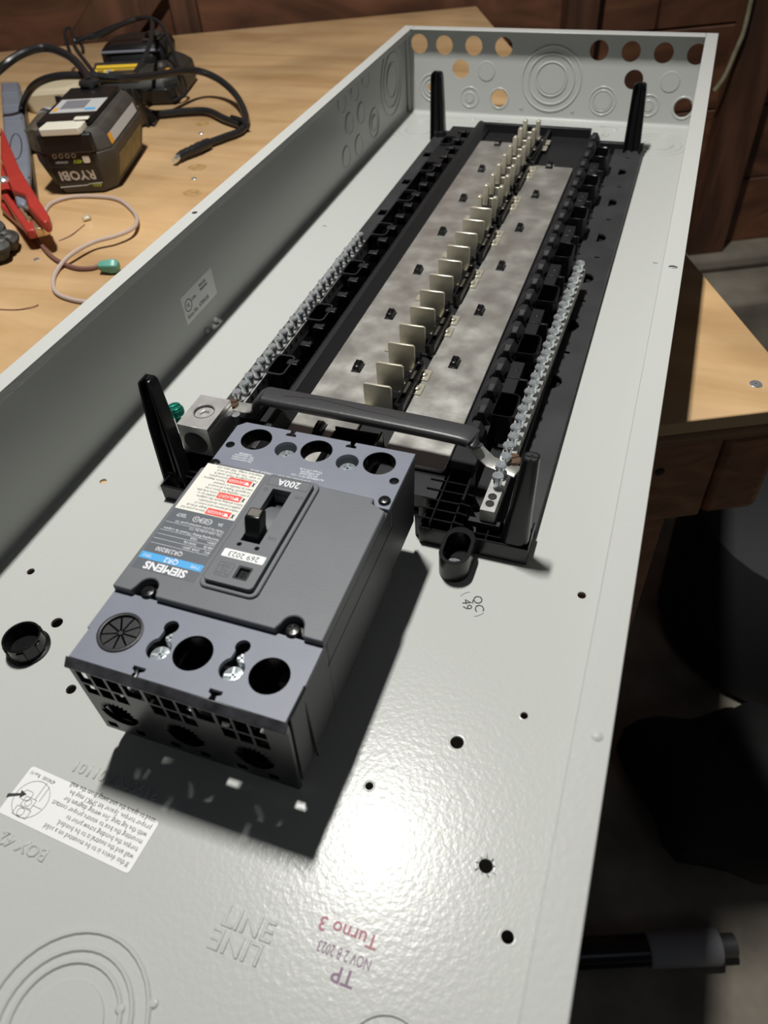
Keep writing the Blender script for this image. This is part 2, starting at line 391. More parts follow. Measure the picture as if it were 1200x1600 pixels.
# bend radii along floor edges
bm = NB()
prof = [(0,0),(.004,0)]+[(.004-.0028*math.sin(a),.0028-.0028*math.cos(a)) for a in [PI/2*i/6 for i in range(1,7)]]+[(0,.0028)]
loft(bm, [[(T*0+a+T-.0012, y, b) for a,b in prof] for y in (Y1,-.001)][::-1]); obj('bend', bm, m_paint, encl)
bm = NB(); loft(bm, [[(W-(a), y, b) for a,b in prof] for y in (Y1,-.001)]); obj('bend', bm, m_paint, encl)
bm = NB(); loft(bm, [[(x, -a-.0012+.0008, b) for a,b in prof] for x in (.002,W-.002)]); obj('bend', bm, m_paint, encl)
bm = NB(); tube(bm, [(.0035,-.0035,.001),(.0032,-.0032,.05),(.0028,-.003,H-.001)], .0022, 8, 4); obj('corner_seam', bm, m_paint, encl)
# knockouts: low relief rings (lathe profile) on a plane
def ring_prof(rad, w=.0009, h=.0007): return [(rad-w,0),(rad-w*.4,h),(rad+w*.4,h),(rad+w,0)]
def knockout(M, radii, disc=None, w=.0009, h=.0006):
    b = NB()
    for r_ in radii: lathe(b, ring_prof(r_,w,h), n=40, M=M, cap=False)
    if disc: lathe(b, [(disc,-.0002),(disc*.985,.0005),(0,.00055)], n=32, M=M, cap=False)
    return obj('knockout', b, m_paint, encl)
def ME(x,z): return Matrix.Translation((x,-.0013,z)) @ Matrix.Rotation(PI/2,4,'X')
knockout(ME(.185,.0445), [.0355,.0275,.0185], .0165, .0012,.0009)
knockout(ME(.0345,.0292), [.0155,.0105,.0065], None, .0011)
knockout(ME(.0843,.0202), [.0115,.0055], .0045, .001)
knockout(ME(.1222,.0205), [.0115], None, .001); knockout(ME(.3416,.0202), [.0118], None, .0012)
knockout(ME(.2484,.0234), [.0155,.0115], .0100, .001); knockout(ME(.3023,.0210), [.0115,.0055], .0045, .001)
knockout(ME(.1046,.0506), [.0103], .0099, .0007); knockout(ME(.3216,.0472), [.0103], .0099, .0007)
knockout(ME(.1504,.0115), [], .0024); knockout(ME(.214,.011), [], .0024)
def ML(y,z): return Matrix.Translation((.0013,y,z)) @ Matrix.Rotation(PI/2,4,'Y')
def kl(px,py,dy,radii,disc):
    q = PX(px,py,.0013); knockout(ML(q.y+dy,q.z), radii, disc, .0009,.0008)
kl(612,126,0,[.038,.029,.0185],.0165); kl(585,192,0,[.0155,.0085],.0075)
for (px,py) in ((566,125.6),(549,146),(528.4,165),(559.3,181.8),(540.6,198.7),(555.6,232.4),(536,251)): kl(px,py,.0105,[.0105],.0099)
def MF(x,y): return Matrix.Translation((x,y,.0001))
for (px,py,rr) in ((655,203,[.033,.026,.017]),(765,196,[.014,.009]),(850,203,[.030,.022,.012]),(932,209,[.014,.009]),(1028,226,[.033,.026,.017])):
    q = P(px,py,0); knockout(MF(q.x,q.y), rr, rr[-1]-.001, .0008,.0006)
q = P(98,1604,0); knockout(MF(q.x,q.y), [.0330,.0265,.0220], None, .0011,.0009); knockout(MF(q.x,q.y), [], .0160)
q = P(600,1668,0); knockout(MF(q.x,q.y), [.0165,.012], None, .0009,.0008)
b1 = P(240,1568,0); bm = NB(); lathe(bm, [(.0022,0),(.0014,.0009),(0,.0011)], (b1.x,b1.y,0), 14, cap=False); b1 = P(188,1577,0); lathe(bm, [(.0022,0),(.0014,.0009),(0,.0011)], (b1.x,b1.y,0), 14, cap=False); obj('bridge_dimple', bm, m_paint, encl)
# low step and beads across the floor near the end wall
bm = NB(); tube(bm, [(.014,-.017,0),(.125,-.017,0),(.132,-.021,0),(.25,-.021,0),(.257,-.017,0),(.348,-.017,0)], .0009, 6, 3); obj('stiffening_bead', bm, m_paint, encl)
for px,py in ((739,186),(961,203)):
    bm = NB(); q = P(px,py,0); lathe(bm, [(.0035,0),(.002,.0018),(0,.002)], (q.x,q.y,0), 12, cap=False); obj('weld_dimple', bm, m_paint, encl)
for px,py in ((325,517),(342,512)):
    bm = NB(); q = PX(px,py,.003); lathe(bm, [(.003,0),(.002,.0012),(0,.0015)], n=12, M=Matrix.Translation((.002,q.y,.003))@Matrix.Rotation(PI/3,4,'Y'), cap=False); obj('weld_dimple', bm, m_paint, encl)
# stamped writing in the floor
def angle(a,b): return math.atan2(b.y-a.y,b.x-a.x)
text('stamped_text','LINE',.0115, TZ(.2400,-.9452,0,0), m_paint, encl, .0011, 1.0, bold=.0001)
text('stamped_text','LINE',.0115, TZ(.2388,-.9535,0,PI), m_paint, encl, .0011, 1.0, bold=.0001)
text('stamped_text','BOX 42',.0078, TZ(.1280,-.9485,0,PI-.02), m_paint, encl, .0008)
text('stamped_text','3190007.01101',.0078, TZ(.1505,-.9087,0,PI), m_paint, encl, .0008)
text('ink_stamp','Turno 3',.0078, TZ(.2803,-.9343,.0001,PI), m_inkred, encl, .00004, 1.0, bold=.0001)
text('ink_stamp','NOV 2 8 2023',.0062, TZ(.2818,-.9425,.0001,PI), m_purple, encl, .00004, .62)
text('ink_stamp','TP',.0085, TZ(.2842,-.9495,.0001,PI), m_purple, encl, .00004, 1.0, bold=.0001)
q = P(738,944,0); text('ink_stamp','QC\n49',.0075, TZ(q.x,q.y,.0001,math.radians(-68)), m_ink, encl, .00004)
bm = NB()
for a0 in (-1.2,2.0):
    pts = [(q.x+.0085*math.cos(a0+i*.12), q.y+.0085*math.sin(a0+i*.12), .0001) for i in range(7)]
    tube(bm, pts, .00012, 4, 1)
obj('ink_ring', bm, m_ink, encl)
# paper label on the floor
# the label is turned slightly: build in its own frame
LA,LB,LC_,LD = P(53,1198),P(250,1285),P(200,1366),P(-6,1267); Lr = angle(LA+LD,LB+LC_); Lc = (LA+LB+LC_+LD)/4
# frame: reading direction is rotated by pi
lw = ((LB-LA).length+(LC_-LD).length)/2; lh = ((LB-LC_).length+(LA-LD).length)/2
LM = TZ(Lc.x,Lc.y,0,Lr+PI)
bm = NB(); plate(bm, rrect(-lw/2,lw/2,-lh/2,lh/2,.0016), (), .0001, .0002, LM); lab = obj('floor_label', bm, m_white, encl, label='white mounting instruction label')
lines = ['If this device is to be mounted on a solid','wall and the neutral is to be bonded,','torque the bonding screw prior to','mounting the box to ensure proper contact','with the lug tang. See wiring diagram for','proper torque. Spacer kit SMK1 may be','used to space the unit away from the wall.']
def ltext(s, size, x, y, M, m, parent, sq=1.0, z=.00022, bold=0):     # left aligned line
    cu = bpy.data.curves.new('t','FONT'); cu.body = s; cu.size = size; cu.extrude = .00003; cu.align_x='LEFT'; cu.align_y='CENTER'; cu.resolution_u = 1; cu.offset = bold
    t = bpy.data.objects.new('t', cu); C.objects.link(t); dg = bpy.context.evaluated_depsgraph_get(); me = bpy.data.meshes.new_from_object(t.evaluated_get(dg)); bpy.data.objects.remove(t); bpy.data.curves.remove(cu); me.materials.clear()
    me.transform(M @ Matrix.Translation((x,y,z)) @ Matrix.Diagonal((sq,1,1,1))); me.transform(WM[parent.name].inverted()); return link('print', me, m, parent)
for i,s in enumerate(lines): ltext(s, .0036, -lw/2+.0022, lh/2-.0032-i*.0034, LM, m_ink, lab, .80)
ltext('4740081  Rev.01', .0028, lw/2-.0165, -lh/2+.0028, LM, m_ink, lab, .8)
bm = NB(); dx, dy = lw/2-.0110, .0015; rr = .0088
def L3(x,y): v = LM @ Vector((x,y,.00024)); return v
def outline(pts, r_=.00012, closed=True):
    pp = [L3(*p) for p in pts]; 
    if closed: pp = pp+[pp[0]]
    for a,b in zip(pp,pp[1:]):
        if (b-a).length>1e-6: tube(bm, [a,b], r_, 4, 0)
outline(circ(dx,dy,rr,28)); outline(rc(dx-.003,dx+.003,dy-.0005,dy+.004)); outline(circ(dx,dy+.0018,.0016,12)); outline(rc(dx-.004,dx+.004,dy+.0045,dy+.0085)); outline(circ(dx+.0005,dy+.0065,.0018,12)); outline(rrect(dx+.0005,dx+.0055,dy-.003,dy+.0015,.0012)); outline([(dx-.002,dy-.0005),(dx-.002,dy-.0092)],closed=False); outline([(dx-.0045,dy-.0005),(dx-.0045,dy-.008)],closed=False); outline([(dx-.008,dy+.002),(dx-.003,dy+.002)],closed=False)
plate(bm, [(dx+.012,dy+.0035),(dx+.0062,dy+.0005),(dx+.0058,dy+.0016),(dx+.0036,dy-.0012),(dx+.0074,dy-.0020),(dx+.0068,dy-.0006),(dx+.0125,dy+.0018)], (), .00022,.0003, LM)
obj('diagram', bm, m_ink, lab)
# small sticker on the left wall
s0,s1,s2,s3 = PX(281,467,.0014),PX(329,417.5,.0014),PX(339.6,458,.0014),PX(294,508,.0014)
sc_ = (s0+s1+s2+s3)/4; sw = ((s1-s0).length+(s2-s3).length)/2; sh = ((s3-s0).length+(s2-s1).length)/2; sa = math.atan2(s2.z-s3.z,s2.y-s3.y)
SM = Matrix.Translation((.00125,sc_.y,sc_.z)) @ Matrix(((0,0,1,0),(1,0,0,0),(0,1,0,0),(0,0,0,1))) @ Matrix.Rotation(sa,4,'Z')
bm = NB(); plate(bm, rrect(-sw/2,sw/2,-sh/2,sh/2,.001), (), 0, .0001, SM); st = obj('wall_sticker', bm, m_white, encl, label='small off-white certification sticker')
ltext('Issue No. 0749608', .0056, -sw/2+.003, -sh/2+.005, SM, m_ink, st, .8)
ltext('LISTED', .003, -sw/2+.0135, sh/2-.009, SM, m_ink, st, .8); ltext('ENCLOSED', .003, .003, sh/2-.005, SM, m_ink, st, .7); ltext('PANELBOARD', .003, .003, sh/2-.0085, SM, m_ink, st, .6)
ltext('UL', .005, -sw/2+.0052, sh/2-.0105, SM, m_ink, st, .8)
bm = NB(); plate(bm, circ(-sw/2+.008,sh/2-.0105,.0052,24), [circ(-sw/2+.008,sh/2-.0105,.0045,24)], .0001,.00016, SM); obj('print', bm, m_ink, st)
# bubble in the paint of the right rim
q = P(933,1150,H+.001); bm = NB(); lathe(bm, [(.0022,0),(.0015,.0006),(0,.0008)], (q.x,q.y,H+.001), 16, cap=False); obj('paint_drop', bm, m_paint, encl)

# ------------------------------------------------------------ black interior base with bus bars
XC = .1878
base = thing('bus_assembly', 'black moulded panel interior with two tinned bus bars and four corner posts', 'panel interior', (XC,-.4,0))
PY = .0735                                  # three-inch module as measured
# bottom tray
bm = NB(); box(bm, .0670,.3095,-.700,-.0985,.0003,.0018); obj('tray', bm, m_blackm, base, bevel=.0003)
# right flank plate with D openings
oh = []
for k in range(6):
    y = -.5520+.0770*k; x = .2950
    oh.append([(x-.0040,y-.0088),(x-.0040,y+.0088)]+[(x-.0040+.0080*math.cos(t),y+.0088*math.sin(t)) for t in (1.1,.6,0,-.6,-1.1)])
    if k<6: oh.append(rc(x-.001,x+.003,y+.0375,y+.0405))
bm = NB(); plate(bm, rc(.2790,.3093,-.7000,-.0985), oh, .0055,.0075); obj('flank_plate', bm, m_flank, base, bevel=.0003, seg=1)
bm = NB(); box(bm, .3070,.3094,-.700,-.0985,.0018,.0055); box(bm, .0670,.0690,-.700,-.0985,.0018,.0055); obj('flank_skirt', bm, m_black, base)
bm = NB(); plate(bm, rc(.0670,.0975,-.700,-.0985), [rc(.072,.080,-.55+.0770*k,-.537+.0770*k) for k in range(6)], .0055,.0075); obj('flank_plate', bm, m_flank, base, bevel=.0003, seg=1)
# left pocket block
ZT = .027
holes = []
for k in range(7):
    y = -.6115+PY*k
    holes.append([(p[0],p[1]) for p in rrect(.0975,.1112,y-.0112,y+.0112,.003)])
    for j in range(3):
        yy = y-.0005+PY/3*j
        if yy < -.125: holes.append(rc(.1125,.1215,yy-.0080,yy+.0075))
bm = NB(); plate(bm, rc(.0960,.1235,-.672,-.122), holes, .0120, ZT); obj('pocket_block', bm, m_blackm, base, bevel=.0004, seg=1)
bm = NB(); tri = [(.0960,.0018),(.0960,.012),(.0975,.012),(.0975,.0018)]; loft(bm, [[(a,y,b) for a,b in tri] for y in (-.672,-.122)][::-1]); obj('pocket_block_wall', bm, m_black, base)
# raised collars round the big pockets and hook clips
b0 = NB(); plate(b0, rrect(-.0078,.0072,-.0125,.0125,.004), [rrect(-.0062,.0060,-.0108,.0108,.003)], 0,.0026); s_coll = Src(b0, m_blackm, bevel=.0004)
b0 = NB(); box(b0, -.0050,.0038,-.0030,.0030,0,.0022); box(b0,-.0050,-.0030,-.0030,.0030,-.006,0); box(b0, .0015,.0038,-.0022,.0022,.0022,.0034); s_hook = Src(b0, m_blackm, bevel=.0006, seg=2)
b0 = NB(); lathe(b0, [(.0009,0),(.0009,.0008),(0,.001)], n=8, cap=False); s_pip = Src(b0, m_zinc)
b0 = NB(); lathe(b0, [(.0010,0),(.0009,.0008),(0,.001)], n=8, cap=False); s_pipb = Src(b0, m_black)
for k in range(7):
    y = -.6115+PY*k; place('collar', s_coll, (.1048,y,ZT-.0002), base)
for k in range(20):
    y = -.6115+PY/3*k+.0055
    place('hook_clip', s_hook, (.1125,y,ZT), base); place('stop_pin', s_pipb, (.1222,y-.006,ZT), base)
# smooth rail between pockets and bus
bm = NB(); pr = [(.1215,.006),(.1345,.006),(.1345,.0195),(.1315,.0225),(.1275,.0285),(.1245,.0290),(.1215,.0270)]
loft(bm, [[(a,y,b) for a,b in pr] for y in (-.700,-.105)][::-1]); obj('side_rail', bm, m_blackm, base, bevel=.0004)
# centre channel under the stabs, end walls
bm = NB(); box(bm, .1345,.2480,-.7000,-.105,.006,.0165); obj('bus_bed', bm, m_blackm, base)
bm = NB(); box(bm, .1245,.2505,-.105,-.0995,.0018,.026); box(bm, .2505,.3090,-.105,-.0985,.0018,.0135); box(bm, .0675,.1245,-.105,-.0985,.0018,.0135); obj('end_rib', bm, m_blackm, base, bevel=.0006)
bm = NB(); box(bm,.203,.2065,-.20,-.105,.0165,.024); obj('end_rib', bm, m_blackm, base, bevel=.0006)
# bus bars
def clipholes(xc,ys): return [rc(xc-.0035,xc+.0035,y-.006,y+.006) for y in ys]
ycl = [-.5885+PY*k for k in range(7)]; ycr = [-.5660+PY*k for k in range(6)]
ycl = [y-.073 for y in ycl[:1]]+ycl; ycr = [-.639]+ycr
bm = NB(); plate(bm, rrect(.1335,.1795,-.7000,-.1415,.002), clipholes(.1552,ycl), .0176,.0200); obj('bus_bar', bm, m_tin, base, bevel=.0003, seg=1)
bm = NB(); plate(bm, rrect(.2045,.2468,-.6790,-.1980,.003), clipholes(.2223,ycr), .0176,.0200); obj('bus_bar', bm, m_tin, base, bevel=.0003, seg=1)
b0 = NB(); loft(b0, [rc3 for rc3 in ([(x,y,0) for x,y in rc(-.0030,.0030,-.0055,.0055)],[(x,y,.003) for x,y in rc(-.0028,.0028,-.0052,.0052)],[(x,y,.0048) for x,y in rc(-.0022,.0016,-.0036,.0046)])]); box(b0,-.0022,-.0012,-.0030,.0040,.0048,.0056); box(b0,.0008,.0017,-.0030,.0040,.0048,.0056); s_clip = Src(b0, m_black, bevel=.0004)
for y in ycl: place('retaining_clip', s_clip, (.1552,y,.0190), base)
for y in ycr: place('retaining_clip', s_clip, (.2223,y,.0190), base)
# stabs
def stab_mesh():
    b = NB(); M = Matrix.Rotation(PI/2,4,'X'); plate(b, [(-.0100,-.0225),(.0100,-.0225),(.0100,-.0012),(.0088,0),(-.0088,0),(-.0100,-.0012)], (), -.0009,.0009, M)
    return b
def fork_mesh():
    b = NB()
    for s in (-.0072,.0072):
        M = Matrix.Translation((s,0,0)) @ Matrix.Rotation(PI/2,4,'X')
        plate(b, [(-.0024,-.0225),(.0024,-.0225),(.0024,-.0014),(.0013,0),(-.0013,0),(-.0024,-.0014)], (), -.0026,.0026, M)
    box(b, -.0050,.0050,-.0009,.0009,-.0225,-.0125)
    return b
s_stab = Src(stab_mesh(), m_stab, bevel=.0003, seg=1); s_fork = Src(fork_mesh(), m_stab, bevel=.0006, seg=2)
b0 = NB(); box(b0, .0060,.0225,-.0065,.0065,-.0215,-.0205); box(b0, .0098,.0112,-.0045,.0045,-.0215,-.0160); lathe(b0, [(.0028,0),(.0028,.001),(.0014,.0016)], (.0175,0,-.0205), 12); s_foot = Src(b0, m_stab, bevel=.0005)
b0 = NB(); box(b0, -.0205,-.0060,-.0045,.0045,-.0215,-.0205); s_foot2 = Src(b0, m_stab, bevel=.0004)
for i in range(21):
    y = -.6320+.02505*i
    x = .1872+.00006*i
    if i < 12: place('stab', s_stab, (x,y,.0415), base)
    else: place('stab', s_fork, (x,y,.0415), base)
    if i%3==2 or i%3==1: place('stab_foot', s_foot, (x,y-.004+(.008 if i%3==1 else 0),.0415), base)
    else: place('stab_foot', s_foot2, (x,y-.003,.0415), base)
# insulating barriers beside the stabs
b0 = NB(); hexo = [(-.003,-.026),(.0005,-.0285),(.0035,-.026),(.0035,.024),(.0005,.0285),(-.003,.026)]
plate(b0, hexo, [[(-.0014,-.024),(.0020,-.024),(.0020,.022),(-.0014,.024)]], 0,.0080); s_bar = Src(b0, m_black, bevel=.0004)
b0 = NB(); box(b0, -.0125,.009,-.0035,.0035,-.003,.0062); s_bridge = Src(b0, m_black, bevel=.0006)
for k in range(7):
    y = -.6060+PY*.995*k
    if k==6: y -= .006
    place('stab_barrier', s_bar, (.2010,y,.0195), base)
for i in range(20): place('stab_block', s_bridge, (.1885,-.6195+.02505*i,.0195), base)
# right toothed column, pockets and blocks
b0 = NB(); loft(b0, [[(-.006,y,0),(.0065,y,0),(.0065-a,y,h*.55),(.003-a*.4,y,h),(-.0015,y,h),(-.006+a*.3,y,h*.45)] for y,h,a in ((-.0085,.0095,.003),(-.0035,.0125,0),(.0045,.0125,0),(.0100,.0040,.001))][::-1]); box(b0,-.002,.002,-.0095,-.0080,.0,.011); s_tooth = Src(b0, m_tooth, smooth=0, bevel=.0003)
for k in range(22): place('tooth', s_tooth, (.2563,-.6410+PY/3*k,.0170), base)
bm = NB(); box(bm, .2470,.2635,-.672,-.110,.0018,.0172); obj('tooth_rail', bm, m_blackm, base, bevel=.0004)
b0 = NB(); ro = [(-.0070,-.0130)]+[(.0042+.0038*math.cos(a),-.0092+.0038*math.sin(a)) for a in (-1.57,-.8,0)]+[(.0042+.0038*math.cos(a),.0092+.0038*math.sin(a)) for a in (0,.8,1.57)]+[(-.0070,.0130)]
ri = [(-.0060,-.0120)]+[(.0040+.003*math.cos(a),-.0090+.003*math.sin(a)) for a in (-1.57,-.8,0)]+[(.0040+.003*math.cos(a),.0090+.003*math.sin(a)) for a in (0,.8,1.57)]+[(-.0060,.0120)]
plate(b0, ro, [ri], -.022,.0020); s_pock = Src(b0, m_black, bevel=.0003)
b0 = NB(); box(b0, -.0060,.0030,-.0200,.0205,-.018,-.0020); box(b0, .0030,.0090,-.0020,.0000,-.018,-.0010); box(b0,-.006,.003,-.0005,.0005,-.002,-.0014); lathe(b0,[(.0016,0),(.0012,.0008),(0,.001)],(-.001,.010,-.002),10,cap=False); s_blk = Src(b0, m_blackm, bevel=.0005)
for k in range(7):
    y = -.6145+PY*k
    place('wire_pocket', s_pock, (.2705,y,.0270), base)
    if k<6: place('tie_block', s_blk, (.2690,y+PY/2,.0255), base)
# rib grid at the front right
def ribs(mirror):
    X = (lambda x: x) if not mirror else (lambda x: 2*XC-x+.001)
    b = NB()
    def rib(x0,x1,y0,y1,z1=.0135,z0=.0004):
        a,c = sorted((X(x0),X(x1))); box(b,a,c,y0,y1,z0,z1)
    rib(.2440,.3090,-.7227,-.7215); rib(.3078,.3090,-.7215,-.7000); rib(.2440,.2452,-.7215,-.7000)
    rib(.2625,.2637,-.7215,-.700,.0165); rib(.2835,.2845,-.7215,-.710); rib(.2637,.3078,-.7180,-.7170); rib(.2940,.2950,-.7215,-.717)
    for y in (-.7180,-.7100,-.7020,-.6935,-.6850): rib(.2400,.2637,y,y+.0012,.0175)
    rib(.2637,.2655,-.700,-.672,.0200); rib(.2500,.2512,-.7215,-.674,.0185)
    rib(.2440,.3078,-.7215,-.6740,.0020)
    return b
obj('front_rib_grid', ribs(False), m_black, base, bevel=.0003, seg=1); obj('front_rib_grid', ribs(True), m_black, base, bevel=.0003, seg=1)
# sloped gussets on the ribs
b0 = NB(); M = Matrix.Rotation(PI/2,4,'X'); plate(b0, [(0,0),(.0105,0),(.0105,.006),(.006,.0165),(0,.0175)], (), -.0006,.0006, M); s_gus = Src(b0, m_black)
for y in (-.7175,-.7095,-.7015,-.6925): place('gusset', s_gus, (.2637,y,.0010), base)
bm = NB(); box(bm, .2760,.2800,-.712,-.690,.002,.012); box(bm,.2650,.2760,-.712,-.674,.002,.006); obj('bar_support', bm, m_blackm, base, bevel=.0004)
# mounting tab with screw
tp = P(712,862,.0145)
def stad(r, dy): return circ(tp.x,tp.y-.0022,r,12,PI,2*PI)+circ(tp.x,tp.y+dy,r,12,0,PI)
bm = NB(); plate(bm, stad(.0090,.0090), [stad(.0068,.0068)], .0004,.0165); plate(bm, stad(.0069,.0069), [circ(tp.x,tp.y-.001,.0045,16)], .0004,.0030); tab = obj('mounting_tab', bm, m_black, base, bevel=.0004)
bm = NB(); lathe(bm, [(.0048,0),(.0048,.0016),(.0035,.0030),(.0012,.0034),(.0010,.0022)], (tp.x-.0008,tp.y-.0020,.0030), 18); lathe(bm, [(.0062,-.0002),(.0062,.0004)], (tp.x-.0008,tp.y-.0020,.0030), 18); obj('screw', bm, m_zinc, base)
# corner posts: tapered open channels
def post(cx0,cy0,z0,cx1,cy1,z1,wx,wy,tw,tap=.62,flip=1):
    t = .0013
    def sec(cx_,cy_,z,k):
        a = wx/2*k; b_ = flip*wy/2*(.5+.5*k); t = .0013*flip if False else .0013
        F = flip
        return [(px_,cy_+F*(py_-cy_),pz_) for px_,py_,pz_ in _s(cx_,cy_,z,a,abs(b_))]
    def _s(cx_,cy_,z,a,b_):
        return [(cx_-a,cy_-b_,z),(cx_-a,cy_+b_,z),(cx_+a,cy_+b_,z),(cx_+a,cy_-b_,z),(cx_+a-t*1.3,cy_-b_,z),(cx_+a-t*1.3,cy_+b_-t*1.3,z),(cx_+t*.6,cy_+b_-t*1.3,z),(cx_+t*.6,cy_-b_*.3,z),(cx_-t*.6,cy_-b_*.3,z),(cx_-t*.6,cy_+b_-t*1.3,z),(cx_-a+t*1.3,cy_+b_-t*1.3,z),(cx_-a+t*1.3,cy_-b_,z)]
    b = NB(); S = []
    for s,k in ((0,1),(.3,.93),(.6,.84),(.92,tap),(.975,tap*.9),(1,tap*.62)):
        S.append(sec(cx0+(cx1-cx0)*s, cy0+(cy1-cy0)*s, z0+(z1-z0)*s, k))
    M = None
    loft(b, [r[::-1] for r in S])
    bmesh.ops.recalc_face_normals(b, faces=b.faces)
    return obj('corner_post', b, m_black, base, bevel=.0002, seg=1)
post(.0800,-.7240,.0004,.0650,-.7045,.0750,.0165,.0110,0)
bm = NB()
def rsec(x,y,z,a,b_): return [(x+p[0],y+p[1],z) for p in rrect(-a/2,a/2,-b_/2,b_/2,min(a,b_)*.38,3)]
loft(bm, [rsec(.2995,-.7160,.0004,.0175,.0130),rsec(.3000,-.7155,.0120,.0165,.0125),rsec(.3012,-.7140,.0330,.0135,.0115),rsec(.3028,-.7110,.0600,.0105,.0100),rsec(.3035,-.7090,.0715,.0088,.0085)])
obj('corner_post', bm, m_black, base)
bm = NB(); loft(bm, [rsec(.3035,-.7090,.0716,.0068,.0065),rsec(.3035,-.7090,.0717,.0068,.0065)]); obj('post_hollow', bm, m_dark, base)
bm = NB(); box(bm, .3031,.3039,-.7122,-.7058,.0714,.0722); box(bm, .3000,.3070,-.7094,-.7086,.0714,.0722); obj('post_web', bm, m_blackm, base)
post(.2975,-.1110,.0055,.2940,-.0930,.0715,.0185,.0090,0,.75)
post(.0735,-.1060,.0055,.0690,-.0945,.0745,.0180,.0090,0,.75)
# front wall piece beneath the left post
bm = NB(); box(bm, .0725,.1400,-.7340,-.7322,.0004,.0125); box(bm, .0725,.0737,-.7330,-.700,.0004,.0125); box(bm, .0945,.0953,-.7322,-.7000,.0004,.0125); box(bm,.0725,.1400,-.7160,-.7150,.0004,.0125); obj('front_rib_grid', bm, m_black, base, bevel=.0003, seg=1)
# black box between the buses under the cross strap
bm = NB(); box(bm, .1700,.2030,-.6680,-.6665,.0165,.030); box(bm, .2015,.2030,-.720,-.6665,.0165,.032); box(bm, .1685,.1700,-.720,-.6665,.0165,.026); obj('bus_end_box', bm, m_black, base, bevel=.0004)
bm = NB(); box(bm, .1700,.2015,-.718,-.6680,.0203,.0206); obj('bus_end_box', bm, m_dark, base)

# ------------------------------------------------------------ neutral bars with screws
def combo_screw():
    b = NB(); r_ = .0035
    lathe(b, [(r_*.72,-.0075),(r_*.72,-.0016),(r_,-.0015),(r_,-.0002),(r_*.9,.0002)], n=14, cap=True)
    out = circ(0,0,r_*.88,14); s = .00045; l = .0019
    cross = [(-l,-s),(-s,-s),(-s,-l),(s,-l),(s,-s),(l,-s),(l,s),(s,s),(s,l),(-s,l),(-s,s),(-l,s)]
    plate(b, out, [cross], .0002,.0007)
    return b
s_scr = Src(combo_screw(), m_zinc)
def bar(name, label, x0,y0,x1,y1,n,zt,skip=(),group=None):
    t = thing(name, label, 'neutral bar', (x0,y0,.0185), 0, 'neutral terminal bars')
    L = y1-y0; a = -math.atan2(x1-x0,L)
    Mr = TZ(x0,y0,0,a)
    zt0 = zt-.0085
    # side pierced by wire holes: plate in YZ extruded along x
    hs = []; pitch = L/(n-1)
    for i in range(n):
        yy = i*pitch; hs.append([(yy-.0030,.0190+.0012),(yy+.0030,.0190+.0012),(yy+.0004,zt0-.0014),(yy-.0004,zt0-.0014)])
    Mp = Mr @ Matrix(((0,0,1,0),(1,0,0,0),(0,1,0,0),(0,0,0,1)))
    b = NB(); plate(b, rc(-.012,L+.006,.0175,zt0), hs, -.0043,.0043, Mp); obj('bar', b, m_alu, t, bevel=.0003, seg=1)
    b = NB(); box(b, -.0015,.0015,-.011,L+.005,.0180,zt0-.0005, Mr); obj('core', b, m_dark, t)
    for i in range(n):
        if i in skip: continue
        p = Mr @ Vector(((.0004 if i%2 else -.0004),i*pitch,zt-(.0 if i%3 else .0006)))
        place('screw', s_scr, p, t, rnd.uniform(0,3))
    return t, Mr, zt0
nb1,_,_ = bar('neutral_bar','left neutral terminal bar with a row of raised zinc screws','neutral',0,0,1,1) if False else bar('neutral_bar','left neutral terminal bar, its row of zinc screws standing next to the bare box floor', .0932,-.6556,.0926,-.4170,26,.0350)
nb2,Mr2,zt2 = bar('neutral_bar','right neutral terminal bar, its near end bare with open holes beside the front post', .2822,-.6990,.2880,-.4250,30,.0350, skip=(0,))
for o_,y_ in ((nb1,-.5),(nb2,-.5)): pass
bm = NB()
for k in (-.006,.0):
    p = Mr2 @ Vector((0,k,zt2+.0001)); lathe(bm, [(.0026,0),(.0026,.0003),(.0020,.0003),(.0019,.00005)], (p.x,p.y,p.z), 14, cap=False)
    lathe(bm, [(.0019,.00008),(0,.00008)], (p.x,p.y,p.z), 14, cap=False)
obj('screw_hole', bm, m_dark, nb2)
bm = NB(); box(bm, .2715,.2900,-.7130,-.7095,.0130,.0175); obj('bar_clip', bm, m_blackm, nb2)
bm = NB(); box(bm, .0880,.0980,-.675,-.415,.0076,.0174); obj('bar_saddle', bm, m_blackm, base)
bm = NB(); box(bm, .2790,.2862,-.709,-.655,.0076,.0174); box(bm, .2812,.2895,-.6545,-.420,.0076,.0174); obj('bar_saddle', bm, m_blackm, base)

# ------------------------------------------------------------ cross strap with black sleeve
strap = thing('neutral_cross_strap','tinned jumper strap in a black sleeve bridging over both bus bars','strap',(XC,-.667,.030))
def flatprof(w_,t_,r_=None): return rrect(-w_/2,w_/2,-t_/2,t_/2,r_ or t_*.4,2)
bm = NB(); sweep(bm, [(.0860,-.6640,.0285),(.1040,-.6640,.0285),(.1090,-.6640,.0300),(.1150,-.6640,.0375),(.1215,-.6645,.0415),(.254,-.6690,.0425),(.2610,-.6700,.0400),(.2690,-.6715,.0330),(.2745,-.6730,.0292),(.2920,-.6770,.0288)], flatprof(.0105,.0016)); obj('strap', bm, m_tin, strap, bevel=.0002, seg=1)
bm = NB(); pts = spline([(.1140,-.6640,.0345),(.1165,-.6640,.0395),(.1215,-.6643,.0428),(.128,-.6648,.0432),(.19,-.6668,.0440),(.255,-.6690,.0436),(.2615,-.6702,.0410)],5); sweep(bm, pts, rrect(-.0080,.0080,-.0034,.0030,.0026,3)); obj('sleeve', bm, m_sleeve, strap, label='glossy black heat-shrink sleeve')
